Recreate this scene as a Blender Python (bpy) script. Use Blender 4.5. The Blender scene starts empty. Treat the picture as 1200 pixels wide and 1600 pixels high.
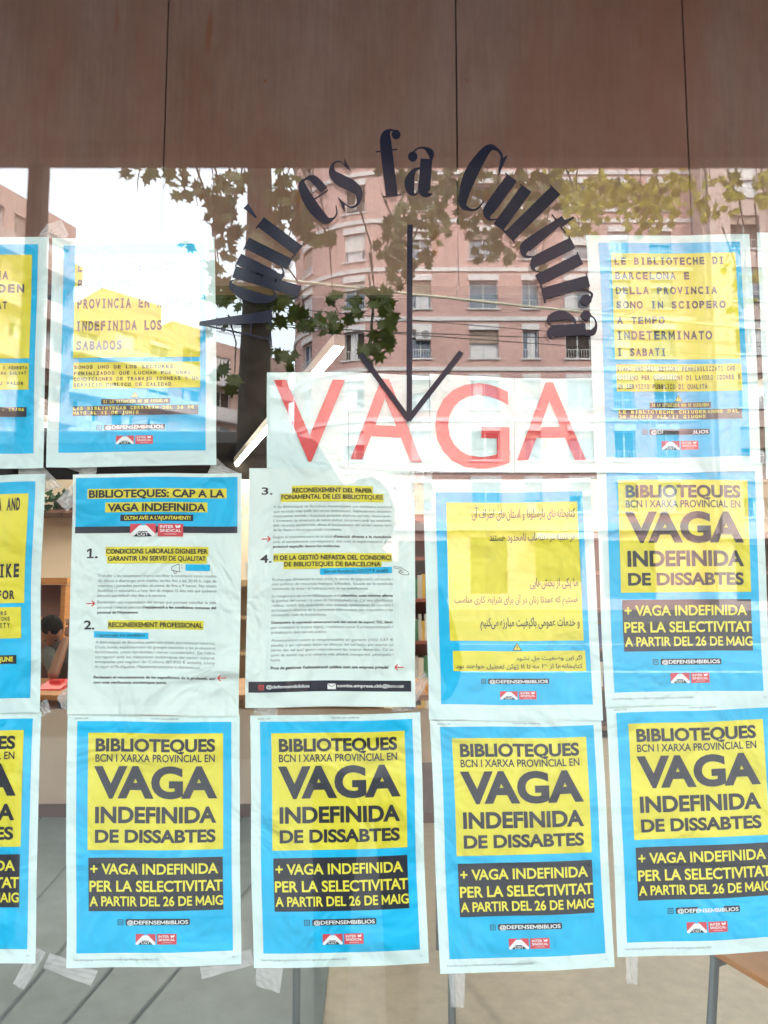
import bpy, bmesh, math, random, unicodedata
from mathutils import Vector, Matrix
random.seed(7)
S = bpy.context.scene
COL = S.collection
R = math.radians

# ------------------------------------------------------------------ camera, sky, sun, exposure
CAM = Vector((0.0, -0.92, 1.42)); PITCH = R(5.6); F = 1155.0
cd = bpy.data.cameras.new('camera'); cd.sensor_fit = 'VERTICAL'; cd.sensor_height = 36.0
cd.lens = 36.0 * F / 1600.0; cd.clip_start = 0.005; cd.clip_end = 2000
co = bpy.data.objects.new('camera', cd); COL.objects.link(co)
co.location = CAM; co.rotation_euler = (R(90) + PITCH, 0, 0); S.camera = co

SUN_EL, SUN_ROT = R(48), R(30)
w = bpy.data.worlds.new('World'); S.world = w; w.use_nodes = True
nt = w.node_tree
sky = nt.nodes.new('ShaderNodeTexSky'); sky.sky_type = 'NISHITA'; sky.sun_disc = False
sky.sun_elevation = SUN_EL; sky.sun_rotation = SUN_ROT
sky.air_density = 1.0; sky.dust_density = 7.0; sky.ozone_density = 0.6
bg = nt.nodes['Background']; bg.inputs[1].default_value = 0.15
veil = nt.nodes.new('ShaderNodeMix'); veil.data_type = 'RGBA'; veil.blend_type = 'ADD'; veil.inputs[0].default_value = 1.0
veil.inputs[7].default_value = (12.6, 13.6, 13.8, 1)      # the bright milky haze of the day, evenly over the whole sky
nt.links.new(sky.outputs[0], veil.inputs[6]); nt.links.new(veil.outputs[2], bg.inputs[0])
sl = bpy.data.lights.new('sun', 'SUN'); sl.energy = 1.5; sl.angle = R(10); sl.color = (1.0, 0.94, 0.85)
so = bpy.data.objects.new('sun', sl); COL.objects.link(so)
tosun = Vector((math.sin(SUN_ROT) * math.cos(SUN_EL), math.cos(SUN_ROT) * math.cos(SUN_EL), math.sin(SUN_EL)))
so.rotation_euler = tosun.to_track_quat('Z', 'Y').to_euler(); so.location = (0, 0, 30)
S.view_settings.view_transform = 'Standard'; S.view_settings.look = 'None'
S.view_settings.gamma = 1.0; S.view_settings.exposure = 2.08
S.render.engine = 'CYCLES'
S.cycles.use_denoising = True
S.cycles.max_bounces = 10; S.cycles.transparent_max_bounces = 24; S.cycles.diffuse_bounces = 5
S.cycles.caustics_reflective = False; S.cycles.caustics_refractive = False
S.cycles.sample_clamp_indirect = 6.0

# ------------------------------------------------------------------ placement helpers
FWD = Vector((0, math.cos(PITCH), math.sin(PITCH))); UP = Vector((0, -math.sin(PITCH), math.cos(PITCH)))
def ray(px, py):
    return Vector((1, 0, 0)) * ((px - 600) / F) + UP * ((800 - py) / F) + FWD
def atY(px, py, y):                       # point of the view ray on the plane y = const (things behind the glass)
    d = ray(px, py); t = (y - CAM.y) / d.y
    return CAM + d * t
def atZ(px, py, z):
    d = ray(px, py); t = (z - CAM.z) / d.z
    return CAM + d * t
def mir(p): return Vector((p.x, -p.y, p.z))
def out(px, py, depth): return mir(atY(px, py, CAM.y + depth))   # a thing in the street seen in the glass
def outZ(px, py, z): return mir(atZ(px, py, z))

# ------------------------------------------------------------------ materials
def lin(r, g, b):
    f = lambda c: (c / 255 / 12.92) if c <= 10 else ((c / 255 + 0.055) / 1.055) ** 2.4
    return (f(r), f(g), f(b), 1)
MATS = {}
def mat(name, col, rough=0.6, metal=0.0, noise=0.0, nscale=8.0, spec=0.5, bump=0.0, stretch=(1, 1, 1), col2=None, trans=0.0):
    if name in MATS: return MATS[name]
    m = bpy.data.materials.new(name); m.use_nodes = True; n = m.node_tree.nodes; l = m.node_tree.links
    b = n['Principled BSDF']
    c = tuple(col[:3]) + (1,)
    b.inputs['Base Color'].default_value = c; b.inputs['Roughness'].default_value = rough
    b.inputs['Metallic'].default_value = metal; b.inputs['Specular IOR Level'].default_value = spec
    if noise or bump or col2:
        tc = n.new('ShaderNodeTexCoord'); mp = n.new('ShaderNodeMapping'); mp.inputs['Scale'].default_value = stretch
        nz = n.new('ShaderNodeTexNoise'); nz.inputs['Scale'].default_value = nscale; nz.inputs['Detail'].default_value = 6
        nz.inputs['Roughness'].default_value = 0.65
        l.new(tc.outputs['Object'], mp.inputs[0]); l.new(mp.outputs[0], nz.inputs['Vector'])
        cr = n.new('ShaderNodeValToRGB')
        k1 = tuple(x * (1 - noise) for x in c[:3]) + (1,)
        k2 = (tuple(col2[:3]) + (1,)) if col2 else tuple(min(1, x * (1 + noise)) for x in c[:3]) + (1,)
        cr.color_ramp.elements[0].position = 0.3; cr.color_ramp.elements[1].position = 0.7
        cr.color_ramp.elements[0].color = k1; cr.color_ramp.elements[1].color = k2
        l.new(nz.outputs[0], cr.inputs[0]); l.new(cr.outputs[0], b.inputs['Base Color'])
        if bump:
            bp = n.new('ShaderNodeBump'); bp.inputs['Strength'].default_value = bump; bp.inputs['Distance'].default_value = 0.01
            l.new(nz.outputs[0], bp.inputs['Height']); l.new(bp.outputs[0], b.inputs['Normal'])
    if trans:
        tr = n.new('ShaderNodeBsdfTranslucent'); mx = n.new('ShaderNodeMixShader'); mx.inputs[0].default_value = trans
        src = b.inputs['Base Color']
        if src.is_linked: l.new(src.links[0].from_socket, tr.inputs[0])
        else: tr.inputs[0].default_value = c
        o = n['Material Output']
        l.new(b.outputs[0], mx.inputs[1]); l.new(tr.outputs[0], mx.inputs[2]); l.new(mx.outputs[0], o.inputs[0])
    MATS[name] = m
    return m
def emit(name, col, s):
    m = bpy.data.materials.new(name); m.use_nodes = True; n = m.node_tree.nodes
    b = n['Principled BSDF']; b.inputs['Base Color'].default_value = tuple(col) + (1,)
    b.inputs['Emission Color'].default_value = tuple(col) + (1,); b.inputs['Emission Strength'].default_value = s
    return m
def glass_mat(name, refl, tint):
    m = bpy.data.materials.new(name); m.use_nodes = True; n = m.node_tree.nodes; l = m.node_tree.links
    n.remove(n['Principled BSDF'])
    t = n.new('ShaderNodeBsdfTransparent'); t.inputs[0].default_value = tint + (1,)
    g = n.new('ShaderNodeBsdfGlossy'); g.inputs['Roughness'].default_value = 0.0; g.inputs['Color'].default_value = (1, 1, 1, 1)
    lw = n.new('ShaderNodeLayerWeight'); lw.inputs[0].default_value = 0.5
    pw = n.new('ShaderNodeMath'); pw.operation = 'POWER'; pw.inputs[1].default_value = 5
    ma = n.new('ShaderNodeMath'); ma.operation = 'MULTIPLY_ADD'; ma.inputs[1].default_value = 1 - refl; ma.inputs[2].default_value = refl
    mx = n.new('ShaderNodeMixShader')
    l.new(lw.outputs['Facing'], pw.inputs[0]); l.new(pw.outputs[0], ma.inputs[0]); l.new(ma.outputs[0], mx.inputs[0])
    l.new(t.outputs[0], mx.inputs[1]); l.new(g.outputs[0], mx.inputs[2])
    tc = n.new('ShaderNodeTexCoord'); mp = n.new('ShaderNodeMapping'); mp.inputs['Scale'].default_value = (3.2, 1, 1.1); mp.inputs['Rotation'].default_value = (0, .5, 0)
    z = n.new('ShaderNodeTexNoise'); z.inputs['Scale'].default_value = 4; z.inputs['Detail'].default_value = 8; z.inputs['Roughness'].default_value = .7; z.inputs['Distortion'].default_value = 1.2
    mr = n.new('ShaderNodeMapRange'); mr.inputs['From Min'].default_value = .48; mr.inputs['From Max'].default_value = .75; mr.inputs['To Max'].default_value = .013
    df = n.new('ShaderNodeBsdfDiffuse'); df.inputs[0].default_value = (.7, .7, .68, 1); m2 = n.new('ShaderNodeMixShader')
    l.new(tc.outputs['Object'], mp.inputs[0]); l.new(mp.outputs[0], z.inputs['Vector']); l.new(z.outputs[0], mr.inputs[0]); l.new(mr.outputs[0], m2.inputs[0])
    l.new(mx.outputs[0], m2.inputs[1]); l.new(df.outputs[0], m2.inputs[2]); l.new(m2.outputs[0], n['Material Output'].inputs[0])
    return m
def tape_mat(name, k):
    m = bpy.data.materials.new(name); m.use_nodes = True; n = m.node_tree.nodes; l = m.node_tree.links
    b = n['Principled BSDF']; b.inputs['Base Color'].default_value = (.74, .74, .75, 1); b.inputs['Roughness'].default_value = .18
    tc = n.new('ShaderNodeTexCoord'); nz = n.new('ShaderNodeTexNoise'); nz.inputs['Scale'].default_value = 32; nz.inputs['Detail'].default_value = 3
    l.new(tc.outputs['Object'], nz.inputs['Vector'])
    mr = n.new('ShaderNodeMapRange'); mr.inputs['From Min'].default_value = .3; mr.inputs['From Max'].default_value = .7
    mr.inputs['To Min'].default_value = k - .05; mr.inputs['To Max'].default_value = k + .10
    l.new(nz.outputs[0], mr.inputs[0])
    t = n.new('ShaderNodeBsdfTransparent'); mx = n.new('ShaderNodeMixShader')
    l.new(mr.outputs[0], mx.inputs[0]); l.new(t.outputs[0], mx.inputs[1]); l.new(b.outputs[0], mx.inputs[2])
    l.new(mx.outputs[0], n['Material Output'].inputs[0])
    return m
def brick_mat(name, c1, c2, mortar, sc, mix_noise=.25):
    m = bpy.data.materials.new(name); m.use_nodes = True; n = m.node_tree.nodes; l = m.node_tree.links
    b = n['Principled BSDF']; b.inputs['Roughness'].default_value = .85
    uv = n.new('ShaderNodeUVMap'); br = n.new('ShaderNodeTexBrick')
    br.inputs['Color1'].default_value = tuple(c1) + (1,); br.inputs['Color2'].default_value = tuple(c2) + (1,)
    br.inputs['Mortar'].default_value = tuple(mortar) + (1,); br.inputs['Scale'].default_value = sc
    br.inputs['Brick Width'].default_value = .5; br.inputs['Row Height'].default_value = .16; br.inputs['Mortar Size'].default_value = .014
    nz = n.new('ShaderNodeTexNoise'); nz.inputs['Scale'].default_value = .5; nz.inputs['Detail'].default_value = 6
    l.new(uv.outputs[0], br.inputs['Vector']); l.new(uv.outputs[0], nz.inputs['Vector'])
    mr = n.new('ShaderNodeMapRange'); mr.inputs['To Min'].default_value = 1 - mix_noise; mr.inputs['To Max'].default_value = 1 + mix_noise
    l.new(nz.outputs[0], mr.inputs[0])
    mx = n.new('ShaderNodeMix'); mx.data_type = 'RGBA'; mx.blend_type = 'MULTIPLY'; mx.inputs[0].default_value = 1
    l.new(br.outputs[0], mx.inputs[6]); l.new(mr.outputs[0], mx.inputs[7]); l.new(mx.outputs[2], b.inputs['Base Color'])
    return m
def panel_mat(name):                      # brown weathered panel with vertical brushing and a few rust stains
    m = bpy.data.materials.new(name); m.use_nodes = True; n = m.node_tree.nodes; l = m.node_tree.links
    b = n['Principled BSDF']; b.inputs['Roughness'].default_value = .6; b.inputs['Specular IOR Level'].default_value = .25
    tc = n.new('ShaderNodeTexCoord')
    def noise(scale, st, det=6):
        mp = n.new('ShaderNodeMapping'); mp.inputs['Scale'].default_value = st
        z = n.new('ShaderNodeTexNoise'); z.inputs['Scale'].default_value = scale; z.inputs['Detail'].default_value = det; z.inputs['Roughness'].default_value = .7
        l.new(tc.outputs['Object'], mp.inputs[0]); l.new(mp.outputs[0], z.inputs['Vector']); return z
    def ramp(src, a, c1, p, c2):
        cr = n.new('ShaderNodeValToRGB'); e = cr.color_ramp.elements
        e[0].position = a; e[0].color = tuple(c1) + (1,); e[1].position = p; e[1].color = tuple(c2) + (1,)
        l.new(src.outputs[0], cr.inputs[0]); return cr
    big = ramp(noise(2.6, (1, 1, .6), 9), .38, PANEL_A, .62, PANEL_B)
    fine = ramp(noise(26, (4, 1, .22)), .25, (.86, .85, .84), .75, (1.12, 1.11, 1.10))
    mx = n.new('ShaderNodeMix'); mx.data_type = 'RGBA'; mx.blend_type = 'MULTIPLY'; mx.inputs[0].default_value = 1
    l.new(big.outputs[0], mx.inputs[6]); l.new(fine.outputs[0], mx.inputs[7])
    red = ramp(noise(1.5, (1.7, 1, .35), 4), .45, (0, 0, 0), .68, (.75, .75, .75))
    m1 = n.new('ShaderNodeMix'); m1.data_type = 'RGBA'; m1.inputs[7].default_value = (.25, .105, .07, 1)
    l.new(red.outputs[0], m1.inputs[0]); l.new(mx.outputs[2], m1.inputs[6])
    sp = ramp(noise(26, (1.2, 1, .7), 2), .705, (0, 0, 0), .745, (.85, .85, .85))
    dr = ramp(noise(9, (1.6, 1, .32), 2), .67, (0, 0, 0), .76, (.7, .7, .7))
    mm = n.new('ShaderNodeMath'); mm.operation = 'MAXIMUM'; l.new(sp.outputs[0], mm.inputs[0]); l.new(dr.outputs[0], mm.inputs[1])
    m2 = n.new('ShaderNodeMix'); m2.data_type = 'RGBA'; m2.inputs[7].default_value = (.23, .075, .03, 1)
    l.new(mm.outputs[0], m2.inputs[0]); l.new(m1.outputs[2], m2.inputs[6]); l.new(m2.outputs[2], b.inputs['Base Color'])
    return m
PANEL_A = (.215, .12, .092); PANEL_B = (.275, .19, .16)

PAPER = mat('paper', (.68, .87, .87), .7, noise=.015, nscale=14, trans=.1)
PAPER2 = mat('paper_green', (.73, .88, .86), .7, noise=.015, nscale=14, trans=.1)
BLUE = mat('ink_blue', (.0, .47, .82), .55, noise=.05, nscale=20)
YEL = mat('ink_yellow', (.74, .68, .045), .55, noise=.03, nscale=20)
BLK = mat('ink_black', (.012, .015, .028), .55)
TXT = mat('ink_text', (.013, .016, .028), .6)
GREY = mat('ink_grey', (.20, .24, .26), .6)
RED = mat('ink_red', (.62, .04, .045), .55)
LOGO_RED = mat('ink_logo_red', (.62, .055, .075), .55)
WHITE_INK = mat('ink_white', (.80, .84, .84), .6)
YTXT = mat('ink_yellow_text', (.78, .72, .06), .55)
VINYL = mat('vinyl', (.012, .014, .028), .10, spec=.18)
def crinkle(m):                            # faint creases of the sheet, in the light that falls on it
    n = m.node_tree.nodes; l = m.node_tree.links; b = n['Principled BSDF']
    tc = n.new('ShaderNodeTexCoord'); z = n.new('ShaderNodeTexNoise'); z.inputs['Scale'].default_value = 11; z.inputs['Detail'].default_value = 3; z.inputs['Distortion'].default_value = .6
    bp = n.new('ShaderNodeBump'); bp.inputs['Strength'].default_value = .8; bp.inputs['Distance'].default_value = .035
    l.new(tc.outputs['Object'], z.inputs['Vector']); l.new(z.outputs[0], bp.inputs['Height']); l.new(bp.outputs[0], b.inputs['Normal'])
for m_ in (PAPER, PAPER2, BLUE, YEL): crinkle(m_)
TAPE = tape_mat('tape', .40)
GLASS = glass_mat('window_glass', .055, (.975, .99, .985))
BARE_GLASS = mat('street_glass', (.10, .14, .20), .06, spec=1.0)

# ------------------------------------------------------------------ mesh helpers
class MB:
    def __init__(s): s.v = []; s.f = []; s.m = []; s.uv = None
    def poly(s, pts, mi=0):
        k = len(s.v); s.v += [tuple(p) for p in pts]; s.f.append(tuple(range(k, k + len(pts)))); s.m.append(mi)
    def grid(s, rows, mi=0, close=False):
        k = len(s.v); nr, nc = len(rows), len(rows[0])
        for r in rows: s.v += [tuple(p) for p in r]
        for i in range(nr - 1):
            for j in range(nc if close else nc - 1):
                j2 = (j + 1) % nc
                s.f.append((k + i * nc + j, k + i * nc + j2, k + (i + 1) * nc + j2, k + (i + 1) * nc + j)); s.m.append(mi)
    def obox(s, o, ax, ay, az, mi=0):      # box from a corner and three edge vectors
        o, ax, ay, az = Vector(o), Vector(ax), Vector(ay), Vector(az)
        k = len(s.v)
        for c in ((0,0,0),(1,0,0),(1,1,0),(0,1,0),(0,0,1),(1,0,1),(1,1,1),(0,1,1)):
            s.v.append(tuple(o + ax * c[0] + ay * c[1] + az * c[2]))
        for f in ((0,3,2,1),(4,5,6,7),(0,1,5,4),(1,2,6,5),(2,3,7,6),(3,0,4,7)):
            s.f.append(tuple(k + i for i in f)); s.m.append(mi)
    def box(s, a, b, mi=0):
        s.obox(a, (b[0] - a[0], 0, 0), (0, b[1] - a[1], 0), (0, 0, b[2] - a[2]), mi)
    def tube(s, pts, rad, n=10, mi=0, cap=True):
        pts = [Vector(p) for p in pts]
        if not isinstance(rad, (list, tuple)): rad = [rad] * len(pts)
        rows = []; prev = None
        for i, p in enumerate(pts):
            d = (pts[min(i + 1, len(pts) - 1)] - pts[max(i - 1, 0)]).normalized()
            if prev is None:
                a = Vector((0, 0, 1)) if abs(d.z) < .9 else Vector((1, 0, 0))
                u = d.cross(a).normalized()
            else:
                u = (prev - d * prev.dot(d)).normalized()
            prev = u; v = d.cross(u)
            rows.append([p + (u * math.cos(2 * math.pi * j / n) + v * math.sin(2 * math.pi * j / n)) * rad[i] for j in range(n)])
        s.grid(rows, mi, True)
        if cap: s.poly(rows[0][::-1], mi); s.poly(rows[-1], mi)
    def build(s, name, mats, parent=None, smooth=False, bevel=0.0):
        me = bpy.data.meshes.new(name); me.from_pydata(s.v, [], s.f); me.update()
        if not isinstance(mats, (list, tuple)): mats = [mats]
        for m in mats: me.materials.append(m)
        if len(mats) > 1: me.polygons.foreach_set('material_index', s.m)
        if smooth: me.polygons.foreach_set('use_smooth', [True] * len(me.polygons))
        if s.uv:
            lay = me.uv_layers.new(name='UVMap')
            for lp in me.loops: lay.data[lp.index].uv = s.uv[lp.vertex_index]
        o = bpy.data.objects.new(name, me); COL.objects.link(o)
        if parent: o.parent = parent
        if bevel:
            b = o.modifiers.new('bevel', 'BEVEL'); b.width = bevel; b.segments = 2; b.limit_method = 'ANGLE'
        return o
def tag(o, label, cat, group=None):
    o['label'] = label; o['category'] = cat
    if group: o['group'] = group
    return o
def struct(o, kind='structure'): o['kind'] = kind; return o
def thing(name, label, cat, loc=(0, 0, 0), group=None):
    o = bpy.data.objects.new(name, None); o.empty_display_size = .1; COL.objects.link(o); o.location = loc
    return tag(o, label, cat, group)
def shift(mb, t):                          # move a mesh builder into the frame of its thing
    t = Vector(t); mb.v = [tuple(Vector(p) - t) for p in mb.v]; return mb
def spline(pts, n=8):
    pts = [tuple(p) for p in pts]; o = []
    P = [pts[0]] + pts + [pts[-1]]
    for i in range(1, len(P) - 2):
        for k in range(n):
            t = k / n; a, b, c, d = P[i - 1], P[i], P[i + 1], P[i + 2]
            o.append(tuple(.5 * (2 * b[j] + (c[j] - a[j]) * t + (2 * a[j] - 5 * b[j] + 4 * c[j] - d[j]) * t * t + (3 * b[j] - a[j] - 3 * c[j] + d[j]) * t ** 3) for j in range(len(b))))
    o.append(pts[-1]); return o

# ------------------------------------------------------------------ letters (built-in font, one mesh per character, kept in a cache)
_G = {}
def _raw(body, off):
    c = bpy.data.curves.new('letters', 'FONT'); c.body = body; c.size = 1.0; c.offset = off; c.resolution_u = 5
    o = bpy.data.objects.new('letters', c); COL.objects.link(o)
    bpy.context.view_layer.update()
    me = o.to_mesh()
    v = [(p.co.x, p.co.y) for p in me.vertices]; f = [tuple(p.vertices) for p in me.polygons]
    o.to_mesh_clear(); bpy.data.objects.remove(o); bpy.data.curves.remove(c)
    return v, f
def _xmax(v): return max((p[0] for p in v), default=0)
_HH = None; CAPH = 1.0
def glyph(ch, off):
    global _HH, CAPH
    k = (ch, off)
    if k in _G: return _G[k]
    if _HH is None:
        v, f = _raw('HH', 0); _HH = _xmax(v); CAPH = max(p[1] for p in v)
    adv = _xmax(_raw('H' + ch + 'H', 0)[0]) - _HH
    if ch == ' ': r = ([], [], adv)
    elif ch == '1':
        o2 = .038 + off; h = CAPH + off; b = -off; c = adv / 2 + .03
        v = [(c - o2, b), (c + o2, b), (c + o2, h), (c - o2, h), (c - o2 - .002, h), (c - o2 - .002, h - 2.3 * o2), (c - .2, h - .16 - 2.3 * o2), (c - .2, h - .12),
             (c - .19, b), (c - o2 - .002, b), (c - o2 - .002, b + 1.7 * o2), (c - .19, b + 1.7 * o2), (c + o2 + .002, b), (c + .19, b), (c + .19, b + 1.7 * o2), (c + o2 + .002, b + 1.7 * o2)]
        r = (v, [(0, 1, 2, 3), (4, 7, 6, 5), (8, 9, 10, 11), (12, 13, 14, 15)], adv)
    elif ch == 'M' and off:
        s = .075 + 2 * off; h = CAPH + off; b = -off; x0 = .055 - off; x1 = adv - .055 + off; c = (x0 + x1) / 2
        v = [(x0, b), (x0 + s, b), (x0 + s, h * .60), (c, h * .10), (x1 - s, h * .60), (x1 - s, b), (x1, b), (x1, h), (x1 - s * .85, h), (c, h * .42), (x0 + s * .85, h), (x0, h)]
        r = (v, [(0, 1, 2, 11), (11, 2, 10), (10, 2, 3, 9), (9, 3, 4, 8), (8, 4, 7), (7, 4, 5, 6)], adv)
    else:
        v, f = _raw(ch, off); r = (v, f, adv)
    _G[k] = r
    return r
KERN = {'VA': -.09, 'AV': -.09, 'TA': -.07, 'AT': -.07, 'LT': -.08, 'PA': -.08, 'AY': -.08, 'LA': 0, 'RT': -.02, 'TI': 0}
def layout(body, off=0.0, mono=0.0, space=0.0):
    V, FA, x = [], [], 0.0; prev = ''
    for ch in body:
        gv, gf, adv = glyph(ch, off)
        dx = x
        if mono: dx = x + (mono - adv) / 2
        elif off: dx += KERN.get(prev + ch, 0)
        k = len(V)
        if mono and gv:
            g0 = min(p[0] for p in gv); g1 = max(p[0] for p in gv); kx = max(.75, min(1.35, mono * .74 / (g1 - g0))) if ch not in "I1!.,'-/·" else 1
            V += [(x + mono / 2 + (p[0] - (g0 + g1) / 2) * kx, p[1]) for p in gv]
        else: V += [(p[0] + dx, p[1]) for p in gv]
        FA += [tuple(k + i for i in q) for q in gf]
        if mono and ch == 'I':
            t = .035 + off
            for yy in (0 - off, CAPH - t):
                k = len(V); cx = x + mono / 2; hw = .19
                V += [(cx - hw, yy), (cx - .03 - off, yy), (cx - .03 - off, yy + t + off * .5), (cx - hw, yy + t + off * .5),
                      (cx + .03 + off, yy), (cx + hw, yy), (cx + hw, yy + t + off * .5), (cx + .03 + off, yy + t + off * .5)]
                FA += [(k, k + 1, k + 2, k + 3), (k + 4, k + 5, k + 6, k + 7)]
        x = (x + mono if mono else dx + adv) + space; prev = ch
    return V, FA
_FORMS = {}
for _c in list(range(0xFB50, 0xFDFF)) + list(range(0xFE70, 0xFEFD)):
    _d = unicodedata.decomposition(chr(_c)).split()
    if len(_d) == 2 and _d[0] in ('<isolated>', '<final>', '<initial>', '<medial>'):
        _FORMS.setdefault(chr(int(_d[1], 16)), {})[_d[0][1:-1]] = chr(_c)
def shape_rtl(s):
    o = []
    for i, ch in enumerate(s):
        if ch == '\u200c': continue
        fm = _FORMS.get(ch)
        if not fm: o.append(ch); continue
        pv = _FORMS.get(s[i - 1]) if i else None; nx = _FORMS.get(s[i + 1]) if i + 1 < len(s) else None
        jp = bool(pv and 'initial' in pv) and 'final' in fm; jn = bool(nx and 'final' in nx) and 'initial' in fm
        o.append(fm.get('medial' if jp and jn and 'medial' in fm else 'final' if jp else 'initial' if jn else 'isolated', ch))
    t = ''.join(o)
    words = t.split(' ')
    words = [wd if wd and all(c.isdigit() for c in wd) else wd[::-1] for wd in words]
    return ' '.join(words[::-1])

# ------------------------------------------------------------------ posters: paper sheets on the inside of the pane
INK = [PAPER, BLUE, YEL, BLK, TXT, GREY, RED, LOGO_RED, WHITE_INK, YTXT]
K = dict(paper=0, blue=1, yel=2, blk=3, txt=4, grey=5, red=6, logo=7, white=8, ytxt=9)
class Sheet:
    def __init__(s, corners, y0, w=210.0, h=297.0, amp=.0009, warp=.9, curl=None, seed=0, paper=None):
        s.c = corners; s.y0 = y0; s.w = w; s.h = h; s.amp = amp; s.warp = warp; s.mb = MB(); s.curl = curl
        r = random.Random(seed); s.ph = [r.uniform(0, 6.28) for _ in range(8)]
        s.mats = list(INK)
        if paper: s.mats[0] = paper
        n, m = 16, 22
        front = [[s.at(w * i / n, h * j / m, 0) for i in range(n + 1)] for j in range(m + 1)]
        s.mb.grid(front, 0)
    def at(s, x, y, layer):
        u, v = x / s.w, y / s.h; p = s.ph
        du = s.warp * (math.sin(v * 5.2 + p[0]) * .9 + math.sin(v * 11 + p[1]) * .35) * (.3 + abs(u - .5))
        dv = s.warp * (math.sin(u * 5.7 + p[2]) * .9 + math.sin(u * 12 + p[3]) * .3) * (.3 + abs(v - .5))
        u += du / s.w; v += dv / s.h
        TL, TR, BR, BL = s.c
        px = (TL[0] * (1 - u) + TR[0] * u) * (1 - v) + (BL[0] * (1 - u) + BR[0] * u) * v
        py = (TL[1] * (1 - u) + TR[1] * u) * (1 - v) + (BL[1] * (1 - u) + BR[1] * u) * v
        q = atY(px, py, s.y0)
        d = s.amp * (math.sin(u * 4.4 + v * 2.1 + p[4]) + .6 * math.sin(v * 6.5 - u * 2 + p[5]) + .35 * math.sin(u * 9 + v * 8 + p[6]))
        if s.curl:
            cu, cv, rr, hh = s.curl
            k = max(0, 1 - math.hypot((u - cu) * .7, v - cv) / rr)
            d += hh * k * k
        return (q.x, s.y0 + d - layer * .0004, q.z)
    def rect(s, x0, y0, x1, y1, c, layer=1, skew=0.0):
        n = max(1, int((x1 - x0) / 14)); m = max(1, int((y1 - y0) / 14))
        s.mb.grid([[s.at(x0 + (x1 - x0) * i / n, y0 + (y1 - y0) * j / m + skew * i / n, layer) for i in range(n + 1)] for j in range(m + 1)], K[c])
    def poly(s, pts, c, layer=2): s.mb.poly([s.at(x, y, layer) for x, y in pts], K[c])
    def line(s, pts, wd, c, layer=2):
        for a, b in zip(pts, pts[1:]):
            dx, dy = b[0] - a[0], b[1] - a[1]; L = math.hypot(dx, dy) or 1; nx, ny = -dy / L * wd / 2, dx / L * wd / 2
            s.poly([(a[0] + nx, a[1] + ny), (b[0] + nx, b[1] + ny), (b[0] - nx, b[1] - ny), (a[0] - nx, a[1] - ny)], c, layer)
    def text(s, body, x0, y0, x1, y1, c='txt', layer=3, off=0.0, mono=0.0, fit='box', align='l', slope=0.0, space=0.0):
        """capitals fill y0..y1; the line fills x0..x1 ('box'), or keeps its proportions ('free')"""
        V, FA = layout(body, off, mono, space)
        if not V: return
        a = min(p[0] for p in V); b = max(p[0] for p in V)
        sy = (y1 - y0) / (CAPH + 2 * off); sx = (x1 - x0) / (b - a) if fit == 'box' else sy * fit
        ox = x0 if fit == 'box' or align == 'l' else (x1 - (b - a) * sx if align == 'r' else (x0 + x1 - (b - a) * sx) / 2)
        k = len(s.mb.v)
        for p in V:
            X = ox + (p[0] - a) * sx; s.mb.v.append(s.at(X, y1 - (p[1] + off) * sy + slope * (X - x0), layer))
        for q in FA: s.mb.f.append(tuple(k + i for i in q)); s.mb.m.append(K[c])
    def farsi(s, body, x0, y0, x1, y1, c='txt', layer=3, off=.004):
        V, FA = layout_rtl(body, off)
        a = min(p[0] for p in V); b = max(p[0] for p in V); lo = min(p[1] for p in V); hi = max(p[1] for p in V)
        k = len(s.mb.v)
        for p in V: s.mb.v.append(s.at(x0 + (p[0] - a) / (b - a) * (x1 - x0), y1 - (p[1] - lo) / (hi - lo) * (y1 - y0), layer))
        for q in FA: s.mb.f.append(tuple(k + i for i in q)); s.mb.m.append(K[c])
    def logos(s, x0, y0, x1, y1, layer=2, split=.5):
        W = x1 - x0; H = y1 - y0; a = x0 + W * .485
        g = lambda u, v: (x0 + (a - x0) * u, y0 + H * v)
        s.poly([g(0, 0), g(.5, 0), g(.42, .06), g(0, .82)], 'logo', layer)
        s.poly([g(1, 0), g(1, .82), g(.58, .06), g(.5, 0)], 'logo', layer)
        s.poly([g(.36, .12), g(.64, .12), g(1, .82), g(1, 1), g(.88, 1), g(.66, .6), g(.34, .6), g(.12, 1), g(0, 1), g(0, .82)], 'white', layer + 1)
        s.poly([g(.34, .62), g(.66, .62), g(.86, 1), g(.14, 1)], 'blk', layer)
        s.text('CGT', *g(.28, .68), *g(.72, .94), 'white', layer + 1, off=.02)
        b = x0 + W * .525
        s.rect(b, y0, x1, y1, 'logo', layer)
        q = lambda u, v: (b + (x1 - b) * u, y0 + H * v)
        s.text('INTER', *q(.08, .12), *q(.62, .36), 'white', layer + 1, off=.02)
        s.text('SINDICAL', *q(.08, .44), *q(.92, .66), 'white', layer + 1, off=.02)
        s.poly([q(.68, .10), q(.78, .16), q(.9, .08), q(.88, .3), q(.72, .34)], 'white', layer + 1)
        s.line([q(.25, .82), q(.75, .82)], H * .03, 'white', layer + 1)
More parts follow.
